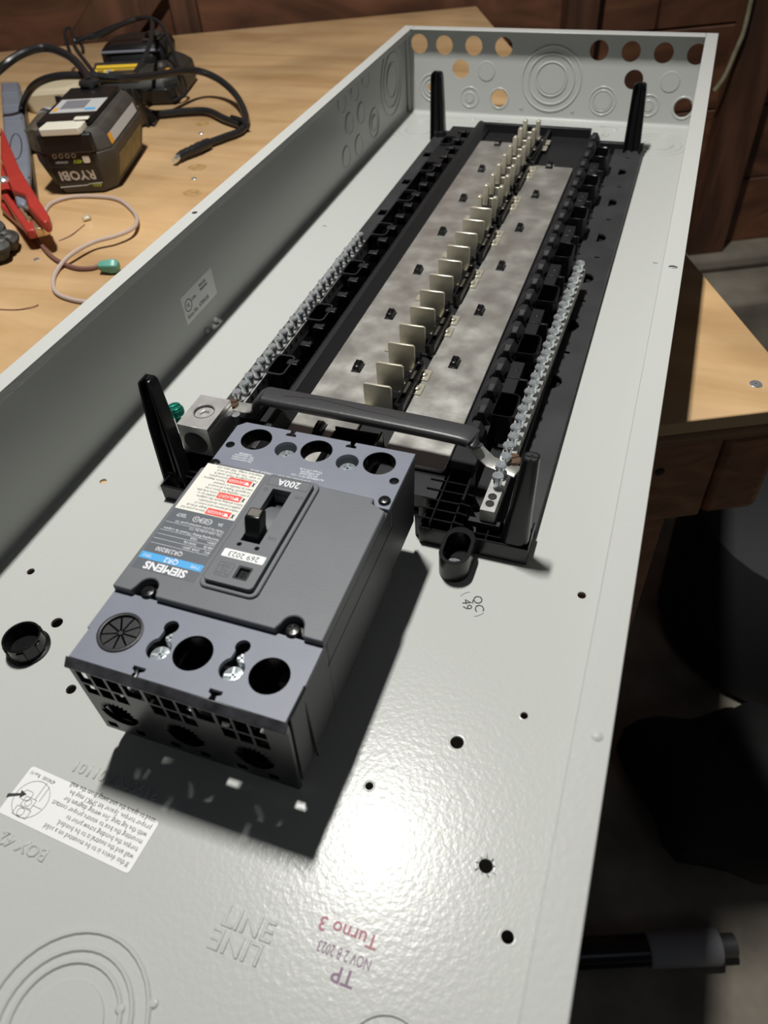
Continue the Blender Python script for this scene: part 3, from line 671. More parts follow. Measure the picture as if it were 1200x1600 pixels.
bm = NB(); sweep(bm, [(.135,-.6652,.0463),(.16,-.6630,.0467),(.19,-.6665,.0470),(.245,-.6700,.0466)], circ(0,0,.00035,5)); obj('sleeve_crease', bm, m_sleeve, strap)
def slotscrew(x,y,z,par,m,r_=.0046,a=.6):
    b = NB(); M = TZ(x,y,z,a)
    lathe(b, [(r_,0),(r_,.0008),(r_*.92,.0014)], n=18, M=M)
    for s in (-1,1): plate(b, [(x_*.9,s*.0006+s*abs(y_)*.85) for x_,y_ in circ(0,0,r_,10,0,PI)], (), .0014,.0020, M)
    return obj('screw', b, m, par, label='dark bronze slotted screw')
q = P(362,631,.0305); slotscrew(q.x,q.y,.0294,strap,m_brass); q = P(797,717,.0305); slotscrew(q.x+.002,q.y,.0297,strap,m_brass)

# ------------------------------------------------------------ neutral lug and green bonding screw
lug = thing('neutral_lug','square aluminium neutral lug with round wire opening beside the main breaker','wire lug',(.0865,-.689,.0185))
LX0,LX1,LY0,LY1,LZ0,LZ1 = .0762,.0985,-.7050,-.6730,.0185,.0415
lcx = (LX0+LX1)/2; lcy=(LY0+LY1)/2
bm = NB(); Mx = Matrix.Translation((0,LY0,0)) @ Matrix.Rotation(PI/2,4,'X')
plate(bm, rrect(LX0,LX1,LZ0,LZ1-.0036,.0015), [circ(lcx-.0003,LZ0+.0095,.0084,28)], -.032,0, Mx)
plate(bm, rc(LX0,LX1,LY0,LY1), [circ(lcx,lcy+.0005,.0072,28)], LZ1-.0037,LZ1)
obj('lug_body', bm, m_alu, lug, bevel=.0008)
bm = NB(); hexp = circ(lcx,lcy+.0005,.0034,6); plate(bm, circ(lcx,lcy+.0005,.0066,24), [hexp], LZ1-.0036,LZ1-.0018); lathe(bm, [(.0034,0),(0,0)], (lcx,lcy+.0005,LZ1-.0034), 12, cap=False); obj('set_screw', bm, m_alu, lug, bevel=.0004)
bm = NB()
for k in range(3): lathe(bm, [(.0072,0),(.0067,.0004),(.0072,.0008)], (lcx,lcy+.0005,LZ1-.0016+k*.0006), 24, cap=False)
obj('thread', bm, m_alu, lug)
bm = NB(); plate(bm, [(.0620,-.7030),(.0870,-.7030),(.0870,-.6900),(.0995,-.6850),(.0995,-.6620),(.0880,-.6620),(.080,-.684),(.0620,-.6900)], (), .0168,.0184); box(bm, .0705,.0720,-.7030,-.6980,.008,.0168); obj('lug_tang', bm, m_tin, lug, bevel=.0003)
bm = NB(); box(bm,.076,.0985,-.705,-.673,.0126,.0167); obj('lug_pad', bm, m_black, base)
bm = NB(); box(bm,LX0+.002,LX1-.002,LY1-.0015,LY1-.0005,.0195,.0370); obj('bore_shade', bm, m_dark, lug)  # dark sheet at the back of the bore, stands for the shade inside
bm = NB(); lathe(bm, [(.0022,-.012),(.0022,0),(.0030,.0002),(.0030,.0012),(.0010,.0014)], n=12, M=Matrix.Translation((.1010,-.6745,.0300))); obj('clamp_screw', bm, m_zinc, lug)
g0 = Vector((.0660,-.6900,0))
gs = thing('bonding_screw','green machine screw standing loose in the tang left of the aluminium lug','screw',(g0.x,g0.y,.010))
bm = NB(); lathe(bm, [(.0052,0),(.0056,.0012),(.0055,.0040),(.0046,.0052)], n=20, M=TZ(g0.x,g0.y,.0360)); 
for s in (-1,1): plate(bm, [(x_*.9,s*.0006+s*abs(y_)*.82) for x_,y_ in circ(0,0,.0048,10,0,PI)], (), .0052,.0064, TZ(g0.x,g0.y,.0360,.9))
obj('head', bm, m_green, gs, bevel=.0003)
bm = NB(); pr = []
z = .0100
while z < .0360: pr += [(.0019,z),(.0023,z+.0005)]; z += .001
lathe(bm, pr, (g0.x,g0.y,0), 12); obj('shank', bm, m_green, gs)

# ------------------------------------------------------------ main breaker
BX0,BX1,BYF,BYB = .1402,.2446,-.8892,-.7255; BC = .1924; ZD = .0735
brk = thing('main_breaker','slate grey three-pole 200 amp main breaker with black toggle','circuit breaker',(BC,-.807,.0150))
XB0,XB1 = .1402,.2420                   # bottom is a little narrower on the right
def xr(z): return XB1+(BX1-XB1)*(z-.015)/(ZD-.015)
def side(y0,y1,z0,z1,which,t=.0022):
    b = NB()
    pr = [(BX0,z0),(BX0+t,z0),(BX0+t,z1),(BX0,z1)] if which<0 else [(xr(z0)-t,z0),(xr(z0),z0),(xr(z1),z1),(xr(z1)-t,z1)]
    loft(b, [[(a,y,c) for a,c in pr] for y in (y1,y0)]); return b
CY0,CY1 = -.8525,-.7680
bm = NB(); loft(bm, [[(a,y,c) for a,c in ((BX0,.015),(xr(.015),.015),(xr(.0715),.0715),(BX0,.0715))] for y in (CY1+.003,CY0+.003)]); obj('body', bm, m_side, brk, bevel=.0006)
for w_ in (-1,1):
    obj('body_side', side(BYF+.0025,CY0+.003,.015,.0712,w_), m_side, brk, bevel=.0004); obj('body_side', side(CY1+.003,BYB,.0208,.0712,w_), m_side, brk, bevel=.0004)
bm = NB()
for k in (0,1):
    for a_,b_ in ((BYF+.003,CY0+.002),(CY1+.004,BYB-.001)):
        x = BC-.0181+.0362*k; bm = NB(); box(bm, x-.001,x+.001,a_,b_,.0210,.0560); obj('pole_divider', bm, m_dark, brk)
bm = NB(); box(bm, .1425,.2400,-.8860,-.8500,.0154,.0166); obj('well_light_block', bm, m_dark, brk)  # dark plate added to keep lit floor from showing through the grille
# grooves on the right flank
bm = NB(); box(bm, xr(.05)-.0005,xr(.05)+.0006,-.8745,-.8735,.016,.066); box(bm, xr(.05)-.0005,xr(.05)+.0004,-.851,-.762,.0555,.0562); obj('side_seam', bm, m_dark, brk)
# keyhole outline
def keyhole(x,y0,r0,y1,r1):
    d = y1-y0; a = math.acos(max(-1,min(1,(r0-r1)/d))); n = .0
    low = [(x+r0*math.cos(t),y0+r0*math.sin(t)) for t in [PI/2+.55+ (2*PI-1.1)*i/16 for i in range(17)]]
    up_ = [(x-.0005+r1*math.cos(t),y1+r1*math.sin(t)) for t in [-PI/2+.7+(2*PI-1.4)*i/12 for i in range(13)]]
    return low+up_
PX3 = [BC-.0362,BC,BC+.0362]; KX = [BC-.0157,BC+.0190]
def notch(x,y,s,top):      # T-slot cut into an edge; returns vertex list running left to right along that edge
    return [(x-.0016,y),(x-.0012,y+s*.0020),(x-.0030,y+s*.0030),(x-.0030,y+s*.0046),(x+.0030,y+s*.0046),(x+.0030,y+s*.0030),(x+.0012,y+s*.0020),(x+.0016,y)]
fo = [(BX0+.0012,BYF)]+notch(.1744,BYF,1,0)+notch(.2108,BYF,1,0)+[(BX1-.0010,BYF),(BX1-.0006,-.872),(BX1,-.872),(BX1,CY0+.0005),(BX0,CY0+.0005),(BX0,-.874),(BX0+.0012,-.874)]
fh_ = [circ(PX3[0],-.8720,.0098,28),circ(PX3[1],-.8718,.0088,28),circ(PX3[2],-.8721,.0088,28),keyhole(.1770,-.8742,.0056,-.8628,.0034),keyhole(.2120,-.8738,.0056,-.8626,.0034)]
bm = NB(); plate(bm, fo, fh_, ZD-.0022, ZD); obj('front_terminal_deck', bm, m_deck, brk, bevel=.0003, seg=2)
ro_ = [(BX0,CY1-.0005),(BX1,CY1-.0005),(BX1,BYB)]+[(p[0],p[1]) for p in notch(.2093,BYB,-1,0)[::-1]]+[(p[0],p[1]) for p in notch(.1735,BYB,-1,0)[::-1]]+[(BX0+.004,BYB),(BX0,BYB-.004)]
rh_ = [circ(PX3[i],-.7375,.0088,28) for i in range(3)]+[circ(.1756,-.7408,.0062,22),circ(.2118,-.7414,.0062,22),circ(.1440,-.7455,.0026,14),circ(.2405,-.7483,.0026,14)]
bm = NB(); plate(bm, ro_, rh_, ZD-.0022, ZD); obj('rear_terminal_deck', bm, m_deck, brk, bevel=.0003, seg=2)
# inner rims of the round holes
bm = NB()
bm.free()
for (i,yy) in ((0,-.7375),(1,-.7375),(2,-.7375),(1,-.8718),(2,-.8721)):
    bm = NB(); lathe(bm, [(.0089,-.0002),(.0089,-.008),(.0083,-.008),(.0083,-.0012),(.0086,-.0002)], (PX3[i],yy,ZD), 26, cap=False)
    obj('hole_sleeve', bm, m_black, brk)
bm = NB()
bm.free()
for x,yy in ((.1756,-.7408),(.2118,-.7414)): bm = NB(); lathe(bm, [(.0063,-.0021),(.0063,-.012),(0,-.012)], (x,yy,ZD), 20, cap=False); obj('screw_well', bm, m_cover, brk)
for x,yy in ((.1770,-.8742),(.2120,-.8738)): bm = NB(); box(bm, x-.0062,x+.0062,yy-.0062,yy+.0160,ZD-.0135,ZD-.0120); obj('screw_well', bm, m_side, brk)
bm = NB()
def bigscrew(b,x,y,z,r_):
    lathe(b, [(r_,-.003),(r_,.0004),(r_*.85,.0016),(r_*.45,.0019),(r_*.30,.0008),(0,.0008)], (x,y,z), 20, cap=False)
    for a in (.3,.3+PI/2): box(b, -r_*.75,r_*.75,-.0005,.0005,.0010,.0021, TZ(x,y,z,a))
bm.free()
for x,y in ((.1772,-.8752),(.2124,-.8748)): bm = NB(); bigscrew(bm,x,y,ZD-.0050,.0050); obj('terminal_screw', bm, m_zinc, brk)
for x,y in ((.1758,-.7418),(.2120,-.7424)): bm = NB(); bigscrew(bm,x,y,ZD-.0055,.0054); obj('terminal_screw', bm, m_zinc, brk)
for x in (.1778,.2128): bm = NB(); bigscrew(bm,x,-.8668,ZD-.0040,.0026); obj('small_screw', bm, m_zinc, brk)
# lug metal seen down the rear holes, floor of the terminal wells
bm = NB()
for i in range(3):
    x = PX3[i]; bm = NB(); box(bm, x-.010,x+.010,-.760,-.7300,.0300,.0330); box(bm, x-.010,x-.0085,-.76,-.730,.033,.052); box(bm, x+.0085,x+.010,-.76,-.730,.033,.052); obj('line_lug', bm, m_stab, brk, bevel=.0008)
bm = NB()
for i in range(3):
    x = PX3[i]; bm = NB(); box(bm, x-.0095,x+.0095,-.8570,-.8500,.020,.040); obj('load_lug', bm, m_alu, brk, bevel=.001)
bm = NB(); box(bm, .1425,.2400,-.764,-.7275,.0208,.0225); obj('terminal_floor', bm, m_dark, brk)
# plastic fan cap in the first front hole
FX,FY = PX3[0],-.8720
bm = NB(); lathe(bm, [(.0102,.0),(.0102,.0008),(.0094,.0010),(.0088,.0008),(.0084,-.0006)], (FX,FY,ZD), 32, cap=False)
n = 9
for i in range(n):
    a0 = 2*PI*i/n+.05; a1 = 2*PI*(i+1)/n-.05
    pts = [(FX+.0013*math.cos((a0+a1)/2),FY+.0013*math.sin((a0+a1)/2))]+[(FX+.0084*math.cos(a0+(a1-a0)*j/4),FY+.0084*math.sin(a0+(a1-a0)*j/4)) for j in range(5)]
    plate(bm, pts, (), -.0011,-.0005, Matrix.Translation((0,0,ZD)))
lathe(bm, [(.0012,-.0006),(.0010,-.0002),(0,-.0002)], (FX,FY,ZD), 10, cap=False)
obj('hole_cap', bm, m_blackm, brk, label='black slit cap like a small fan')
# middle cover
ZC = .0772
def bite(x,y,r_,a0,a1,n=8): return [(x+r_*math.cos(a0+(a1-a0)*i/n), y+r_*math.sin(a0+(a1-a0)*i/n)) for i in range(n+1)]
co = [(BX0,CY0)]+[(.1505,CY0)]+bite(.1564,-.8487,.0048,PI*1.02,0-.02,10)+[(.1625,CY0),(.2230,CY0)]+bite(.2289,-.8486,.0048,PI*1.02,-.02,10)+[(.2350,CY0),(BX1,CY0)]
co += [(BX1,-.7700),(.2375,-.7690)]+[(.2370,-.7655)]+[(.1475,-.7655)]+[(.1470,-.7640),(BX0,-.7670)]
co = [(BX0,CY0),(.1500,CY0),(.1512,-.8490)]+bite(.1564,-.8485,.0050,PI,0,10)[1:-1]+[(.1616,-.8490),(.1628,CY0),(.2222,CY0),(.2236,-.8490)]+bite(.2289,-.8485,.0050,PI,0,10)[1:-1]+[(.2342,-.8490),(.2355,CY0),(BX1,CY0),(BX1,-.7735),(.2365,-.7700),(.2365,-.7665),(.1480,-.7640),(.1465,-.7668),(BX0,-.7700)]
slot = rc(.1868,.1968,-.8135,-.7775)
bm = NB(); plate(bm, co, [slot], .0712, ZC); obj('cover', bm, m_cover, brk, bevel=.0008, seg=2)
def bscrew(x,y,z,r_=.0032):
    b = NB(); lathe(b, [(r_,0),(r_,.0006),(r_*.8,.0014),(r_*.3,.0018)], (x,y,z), 18)
    for a in (.4,.4+PI/2): box(b, -r_*.55,r_*.55,-.0003,.0003,.0015,.00195, TZ(x,y,z,a))
    return obj('cover_screw', b, m_black, brk)
bscrew(.1564,-.8492,ZD+.0001,.0036); bscrew(.2289,-.8491,ZD+.0001,.0036); bscrew(.1433,-.7602-.002,ZD+.0001); bscrew(.2406,-.7635,ZD+.0001)
bm = NB()
for x,y in ((.1564,-.8487),(.2289,-.8486)): lathe(bm, [(.0046,.0002),(.0046,.0003),(.0040,.0001)], (x,y,ZD), 18)
bm.free()
bm = NB()
for x,y in ((.1440,-.7455),(.2405,-.7483)): lathe(bm, [(.0024,-.002),(.0024,-.0012),(.0006,-.0010)], (x,y,ZD), 12)
obj('deck_screw', bm, m_black, brk)
# raised handle escutcheon
bm = NB(); plate(bm, rrect(.1782,.2078,-.8415,-.7655,.0040,5), [slot], ZC, ZC+.0014); obj('escutcheon_border', bm, m_cover, brk, bevel=.0006)
ZE = ZC+.0040
bm = NB(); plate(bm, rrect(.1806,.2054,-.8392,-.7680,.0022,4), [slot, circ(.1875,-.8160,.00115,12), circ(.1968,-.8162,.00115,12), rc(.1945,.2000,-.8345,-.8285)], ZC, ZE); obj('escutcheon', bm, m_cover, brk, bevel=.0005)
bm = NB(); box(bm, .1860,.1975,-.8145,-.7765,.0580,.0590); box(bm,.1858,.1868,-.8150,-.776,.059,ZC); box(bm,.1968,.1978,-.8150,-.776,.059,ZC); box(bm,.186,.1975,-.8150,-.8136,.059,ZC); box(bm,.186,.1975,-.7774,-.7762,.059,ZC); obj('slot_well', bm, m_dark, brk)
bm = NB(); M = Matrix.Translation((.1918,0,0))@Matrix.Rotation(-PI/2,4,'X'); 
arc = [( -.7955+.0160*math.cos(a), .0660+.0125*math.sin(a)) for a in [PI*.05+PI*.9*i/10 for i in range(11)]]
loft(bm, [[(x,y,z) for y,z in arc+[(-.8115,.060),(-.7795,.060)]] for x in (.1868,.1968)]); bmesh.ops.recalc_face_normals(bm, faces=bm.faces); obj('toggle_drum', bm, m_cover, brk)
# toggle
bm = NB(); loft(bm, [[(x,y,z) for x,y in rc(a,b,c,d)] for a,b,c,d,z in ((.1882,.1956,-.8118,-.8030,.0740),(.1878,.1952,-.8105,-.8020,.0825),(.1864,.1946,-.8062,-.7985,.0882),(.1868,.1942,-.8055,-.7992,.0894))]); tg = obj('toggle', bm, m_black, brk, bevel=.0009, seg=2, label='black rocker toggle')
bm = NB(); box(bm, .1876,.1934,-.8046,-.8000,.0894,.0897); obj('toggle_cap', bm, mat('worn_cap',(.16,.15,.13),.3,bump=.5,bscale=800), tg, bevel=.0001)
bm = NB(); box(bm, .1950,.1996,-.8340,-.8290,ZC+.0002,ZC+.0024); box(bm,.1965,.1972,-.8330,-.8300,ZC+.0024,ZC+.0027); obj('trip_button', bm, m_black, brk, bevel=.0004)
bm = NB(); plate(bm, rrect(.1937,.2008,-.8353,-.8277,.0006,2), [rc(.1943,.2002,-.8347,-.8283)], ZE,ZE+.0002); obj('button_frame', bm, m_dark, brk)
# printed things on the breaker
def bt(s,size,x,y,z,m,sq=1.0,bold=0,name='print',par=brk): return text(name,s,size,TZ(x,y,z,PI),m,par,.00004,sq,bold=bold)
bt('200A',.0062,.1932,-.7722,ZE,m_inkw,.9,.00008); bt('OFF',.0030,.2022,-.7800,ZE,m_inkg,.9); bt('ON',.0030,.2012,-.8085,ZE,m_inkg,.9); bt('O',.0034,.1836,-.7790,ZE,m_inkg); bt('I',.0034,.1836,-.8030,ZE,m_inkg); bt('PUSH\nTO\nTRIP',.0026,.1880,-.8318,ZE,m_inkg,1)
bm = NB(); plate(bm, rrect(.1843,.1918,-.8358,-.8278,.0008), [rrect(.1845,.1916,-.8356,-.8280,.0007)], ZE,ZE+.00008); obj('print', bm, m_inkg, brk); bm = NB(); plate(bm, rrect(.1820,.2042,-.7755,-.7690,.0006), [rrect(.1822,.2040,-.7753,-.7692,.0005)], ZE,ZE+.00008); obj('print', bm, m_inkg, brk)
bm = NB(); plate(bm, rrect(.1824,.2038,-.8248,-.8200,.0006), (), ZE,ZE+.0001, None); sk = obj('date_sticker', bm, m_white, brk, label='white date sticker'); bt('269 2023',.0043,.1931,-.8224,ZE+.00011,m_ink,.98,par=sk)
# rating label
LX,RX = .1424,.1758
bm = NB(); plate(bm, rc(LX,RX,-.8402,-.7660), (), ZC,ZC+.00008); rl = obj('rating_label', bm, m_lblgrey, brk, label='dark rating label with white warning panel')
bm = NB(); plate(bm, rc(LX,RX,-.8003,-.7660), (), ZC+.00008,ZC+.00013); obj('warning_panel', bm, m_cream, rl)
bm = NB(); plate(bm, rc(LX,RX,-.8340,-.8300), (), ZC+.00008,ZC+.00013); obj('blue_band', bm, m_blue, rl)
ZL = ZC+.00016
for y,s in ((-.7747,'DANGER'),(-.7862,'PELIGRO'),(-.7978,'DANGER')):
    bm = NB(); plate(bm, rc(.1590,.1722,y-.0021,y+.0021), (), ZL-.00003,ZL+.00002); rb = obj('warning_flag', bm, m_red, rl)
    bt(s,.0029,.1645,y,ZL+.00003,m_inkw,.85,par=rb)
    bm = NB(); plate(bm, [(.1700,y+.0012),(.1684,y-.0012+.0),(.1716,y-.0012)][::1], (), ZL+.00002,ZL+.00005); obj('triangle', bm, m_inkw, rb)
    bm = NB(); plate(bm, [(.1728,y-.0018),(.1736,y-.001),(.1744,y-.0016),(.1740,y),(.1746,y+.0014),(.1736,y+.0010),(.1728,y+.0018),(.1732,y)], (), ZL-.00002,ZL+.00002); obj('pictogram', bm, m_ink, rl)
warn = ['Hazardous voltage. Will cause severe injury','or death. Turn off and lock out all power','Tension peligrosa. Puede causar la muerte o','lesiones graves. Desconecte la energia antes','Tension dangereuse. Coupez toutes les sources','avant de travailler a l interieur de','cet appareil. Replace all covers before','power supplying this device is turned on','cortes toda alimentacion antes de trabajar','installer les couvercles avant de remettre','before working inside this equipment only','qualified persons should install this unit','replace all barriers and covers of device','danger of shock burn or arc flash inside','remove power before servicing this device']
for i,s in enumerate(warn):
    y = -.7675-i*.00222
    inflag = any(abs(y-v)<.0026 for v in (-.7747,-.7862,-.7978))
    ltext(s[:16] if inflag else s[:34], .00225, 0,0, TZ(.1585 if inflag else .1750,y,ZC+.00012,PI), m_ink, rl, .80 if inflag else .82, z=.00004)
info = [(-.8085,'Under les polos exterieurs pour 1O'),(-.8110,'Use outer poles for 1O'),(-.8140,'Interrupting Rating / Pouvoir de coupure'),(-.8165,'240V~          10kA'),(-.8195,'HACR        50/60 Hz'),(-.8225,'40C     200A 240V~')]
for y,s in info: ltext(s, .0023, 0,0, TZ(.1745,y,ZC+.00010,PI), m_inkw, rl, .8, z=.00004)
bm = NB()
for y in (-.8098,-.8152,-.8180,-.8210,-.8240): box(bm, .1430,.1745,y-.00008,y+.00008,ZC+.00009,ZC+.00013)
for x in (.1570,.1640): plate(bm, circ(x,-.8045,.0018,16),[circ(x,-.8045,.0015,16)],ZC+.00009,ZC+.00013)
plate(bm, rrect(.1594,.1625,-.8060,-.8030,.0003), [rrect(.1597,.1622,-.8057,-.8033,.0002)],ZC+.00009,ZC+.00013)
obj('print', bm, m_inkw, rl)
bt('NOM',.0017,.1609,-.8045,ZC+.00012,m_inkw,.9,par=rl); bt('UL',.0020,.1570,-.8045,ZC+.00012,m_inkw,.9,par=rl); bt('UL',.0020,.1640,-.8045,ZC+.00012,m_inkw,.9,par=rl); bt('SA',.0026,.1705,-.8045,ZC+.00012,m_inkw,.9,par=rl); bt('Issue No.\n202817',.0017,.1485,-.8042,ZC+.00012,m_inkw,.9,par=rl)
bt('QR23B200',.0036,.1550,-.8268,ZC+.00012,m_inkw,.9,par=rl); bt('TYPE',.0024,.1720,-.8320,ZC+.00016,m_inkw,.9,par=rl); bt('QR2',.0040,.1592,-.8320,ZC+.00016,m_inkw,1,.00004,par=rl); bt('TIPO',.0024,.1463,-.8320,ZC+.00016,m_inkw,.9,par=rl)
bt('SIEMENS',.0060,.1590,-.8370,ZC+.00012,m_inkw,1.0,.00022,par=rl)
for s,x,y in (('See instructions\nVoir instructions\nVer instructivo\n51000526',.1560,-.7530),('ALUMINUM 75°C / CU\n3/0-250 kcmil\n#6 AWG-300\nTorque 275 in-lb',.1960,-.7555),('STANDARD USE ONLY / TORQUE 250 LB',.1815,-.7610)): bt(s,.0020,x,y,ZD,m_inkw,.95)
# front end cover: grille
Mg = Matrix.Translation((0,BYF,0)) @ Matrix.Rotation(PI/2,4,'X')
gh = []
for k in range(3):
    x0 = BC-.0500+.0345*k
    for j in range(3): gh.append(rc(x0+.0003+j*.0078,x0+.0068+j*.0078,.0570,.0665))
    if k<2: gh.append(rc(x0+.0240,x0+.0330,.0570,.0665))
    cxk = x0+.0115; rk = .0098
    for j in range(3): gh.append(rc(x0+.0003+j*.0078,x0+.0068+j*.0078,.0480,.0555))
    zc_ = .0345; pts = []
    for i in range(48):                     # comb-edged opening
        a = 2*PI*i/48; up_half = math.sin(a) > -.1
        rr_ = rk*(1.0 if (i%2==0 or not up_half) else .74) if up_half else rk*1.0
        pts.append((cxk+rr_*math.cos(a), zc_+rr_*math.sin(a)))
    gh.append(pts)
    for j in (0,2): gh.append(rc(x0+.0003+j*.0078+(-.0 if j==0 else 0),x0+.0055+j*.0078,.0180,.0225))
bm = NB(); plate(bm, [(BX0-.0002,.0152),(xr(.0152)+.0002,.0152),(BX1+.0004,.0705),(BX0-.0002,.0705)], gh, 0,.0022, Mg); obj('end_cover', bm, m_black, brk, bevel=.0002, seg=1)
bm = NB(); loft(bm, [[(x,y,z) for y,z in ((BYF-.0036,.0692),(BYF-.0036,.0703),(BYF-.0002,.0738),(BYF-.0002,.0692))] for x in (BX1+.0004,BX0-.0002)]); bmesh.ops.recalc_face_normals(bm, faces=bm.faces); obj('end_cover_lip', bm, m_lip, brk, bevel=.0004)
bm = NB()
for k in range(3):
    cxk = BC-.0500+.0345*k+.0115; lathe(bm, [(.0100,0),(.0100,.0180),(.0086,.0180),(.0086,0)], n=24, M=Matrix.Translation((cxk,BYF+.002,.0345))@Matrix.Rotation(-PI/2,4,'X'), cap=False)
obj('wire_collar', bm, m_black, brk)

# ------------------------------------------------------------ loose black hole plug on the floor
pc = P(45,1012,.0005)
plug = thing('hole_plug','black plastic hole plug lying open side up left of the breaker','hole plug',(pc.x,pc.y,0))
bm = NB(); lathe(bm, [(.0118,.0002),(.0120,.0012),(.0104,.0020),(.0100,.0105),(.0104,.0110),(.0098,.0114),(.0092,.0108),(.0090,.0022),(0,.0020)], (pc.x,pc.y,0), 32); obj('cup', bm, m_black, plug)
bm = NB()
for i in range(6):
    a = i*PI/3; M = TZ(pc.x,pc.y,0,a); box(bm, .0099,.0108,-.0020,.0020,.0030,.0095, M)
obj('spring_tab', bm, m_black, plug, bevel=.0003)

# ------------------------------------------------------------ things on the bench, left
zt = TT
# battery
bo = Vector((-.2840,-.3200,zt)); ba = math.radians(18)
bat = thing('power_tool_battery','charcoal lithium battery pack with an ivory latch lying on the bench','battery',bo,ba)
def oct_(x0,x1,y0,y1,c,z): return [(x0+c,y0,z),(x1-c,y0,z),(x1,y0+c,z),(x1,y1-c,z),(x1-c,y1,z),(x0+c,y1,z),(x0,y1-c,z),(x0,y0+c,z)]
bm = NB(); loft(bm, [oct_(-.033,.033,.004,.134,.012,0),oct_(-.036,.036,.001,.137,.013,.004),oct_(-.045,.045,-.004,.142,.014,.036),oct_(-.045,.045,-.004,.142,.014,.046)]); obj('case', bm, m_bat, bat, bevel=.0015, local=True)
bm = NB(); loft(bm, [oct_(-.044,.044,-.003,.141,.012,.0461),oct_(-.041,.041,-.002,.139,.012,.060),oct_(-.034,.034,.004,.136,.008,.068)]); obj('upper_case', bm, m_bat, bat, bevel=.0015, local=True)
bm = NB(); box(bm, -.030,.030,-.0075,.000,.047,.0665); box(bm, -.034,.026,.012,.132,.0682,.074); obj('rail_block', bm, m_batd, bat, bevel=.002, local=True)
bm = NB(); loft(bm, [[(x,y,z) for x,y in ((-.022,-.010),(.020,-.010),(.022,-.006),(.022,.014),(-.022,.014),(-.024,-.006))] for z in (.0668,.0740)]); box(bm,.010,.026,.010,.018,.0750,.0768); obj('latch', bm, m_latch, bat, bevel=.002, local=True)
bm = NB(); box(bm, -.028,.026,.040,.085,.0742,.0745); lb2 = obj('top_label', bm, m_white2, bat, local=True); bm = NB(); box(bm,-.020,.008,.052,.080,.0746,.0748); obj('print', bm, mat('label_grey',(.2,.2,.22),.4), lb2, local=True); bm = NB(); box(bm,.010,.022,.046,.052,.0746,.0748); obj('print', bm, m_blue, lb2, local=True); bm = NB(); box(bm,-.026,-.022,.044,.056,.0746,.0748); obj('print', bm, m_orange, lb2, local=True)
bm = NB(); box(bm, .036,.0415,.030,.135,.0600,.0602); 
bm.free()
def sidelab(nm, y0,y1,z0,z1,m,off=.0002,b_=None):
    b = NB(); n = 0
    x0,x1 = .0432+off,.0357+off+.0008
    a = [( .0436+off,y0,.0485),(.0436+off,y1,.0485),(.0414+off,y1,.0585),(.0414+off,y0,.0585)]
    t_ = lambda q: q
    vs = [b.verts.new(p) for p in a]; b.faces.new(vs); vs2 = [b.verts.new((p[0]-.0008,p[1],p[2])) for p in a]; b.faces.new(vs2[::-1])
    for i in range(4): b.faces.new((vs[i],vs2[i],vs2[(i+1)%4],vs[(i+1)%4]))
    return obj(nm, b, m, bat, local=True)
sidelab('side_label',.022,.118,0,0,m_white2); sidelab('side_label',.012,.0215,0,0,m_orange)
bm = NB(); loft(bm, [[(.0450,.02,.034),(.0450,.115,.034),(.0440,.115,.036),(.0440,.02,.036)],[(.0380,.02,.010),(.0380,.115,.010),(.0372,.115,.012),(.0372,.02,.012)]]); bmesh.ops.recalc_face_normals(bm,faces=bm.faces); obj('side_panel', bm, mat('olive_print',(.20,.16,.05),.5,var=.4,vscale=60), bat, local=True)
# face panel, printed
Fm = Matrix.Translation((0,-.0046,.0215)) @ Matrix.Rotation(PI/2+math.atan2(-.008,.036)*1.0,4,'X')
tilt = math.atan2(.005+.0,.032)
Fm = Matrix.Translation((0,-.0018,.0250)) @ Matrix.Rotation(PI/2-(-tilt),4,'X')
bm = NB(); plate(bm, rrect(-.027,.026,-.0115,.0065,.002), (), 0,.0006, Fm); obj('brand_panel', bm, m_batd, bat, local=True)
def ft(s,size,x,y,m,sq=1,bold=0): text('print',s,size,Fm@TZ(x,y,.0009,PI),m,bat,.00005,sq,world=False,bold=bold)
ft('RYOBI',.0150,-.001,-.0022,m_inkw,.98,.0004); ft('4Ah',.0065,.017,-.0150,m_lime,1,.0001)
F2 = Matrix.Translation((0,-.0042,.0405)) @ Matrix.Rotation(PI/2,4,'X')
bm = NB(); plate(bm, rrect(-.026,.024,-.0070,.0068,.002), (), 0,.0006, F2); obj('gauge_panel', bm, mat('panel_dark',(.02,.019,.016),.4), bat, local=True)
text('print','40V',.0062,F2@TZ(.006,-.0022,.0008,PI),m_lime,bat,.00005,1,world=False,bold=.0001); text('print','LITHIUM',.0036,F2@TZ(-.012,-.0026,.0008,PI),m_inkw,bat,.00005,1,world=False)
bm = NB()
for i in range(4): plate(bm, circ(-.018+.0072*i,.0038,.0024,14), [circ(-.018+.0072*i,.0038,.0018,14)], .0006,.0008, F2)
obj('gauge_ring', bm, m_cream, bat, local=True)
bm = NB(); plate(bm, rrect(.0125,.0205,-.0045,.0035,.0020), (), .0006,.0018, F2); obj('gauge_button', bm, m_latch, bat, local=True, bevel=.0005)
bm = NB(); sweep(bm, [Fm@Vector(p) for p in ((.024,-.0128,.0006),(.010,-.0134,.0006),(.005,-.0150,.0006),(-.026,-.0162,.0006))], circ(0,0,.0004,5)); obj('print_line', bm, m_cream, bat, local=True)
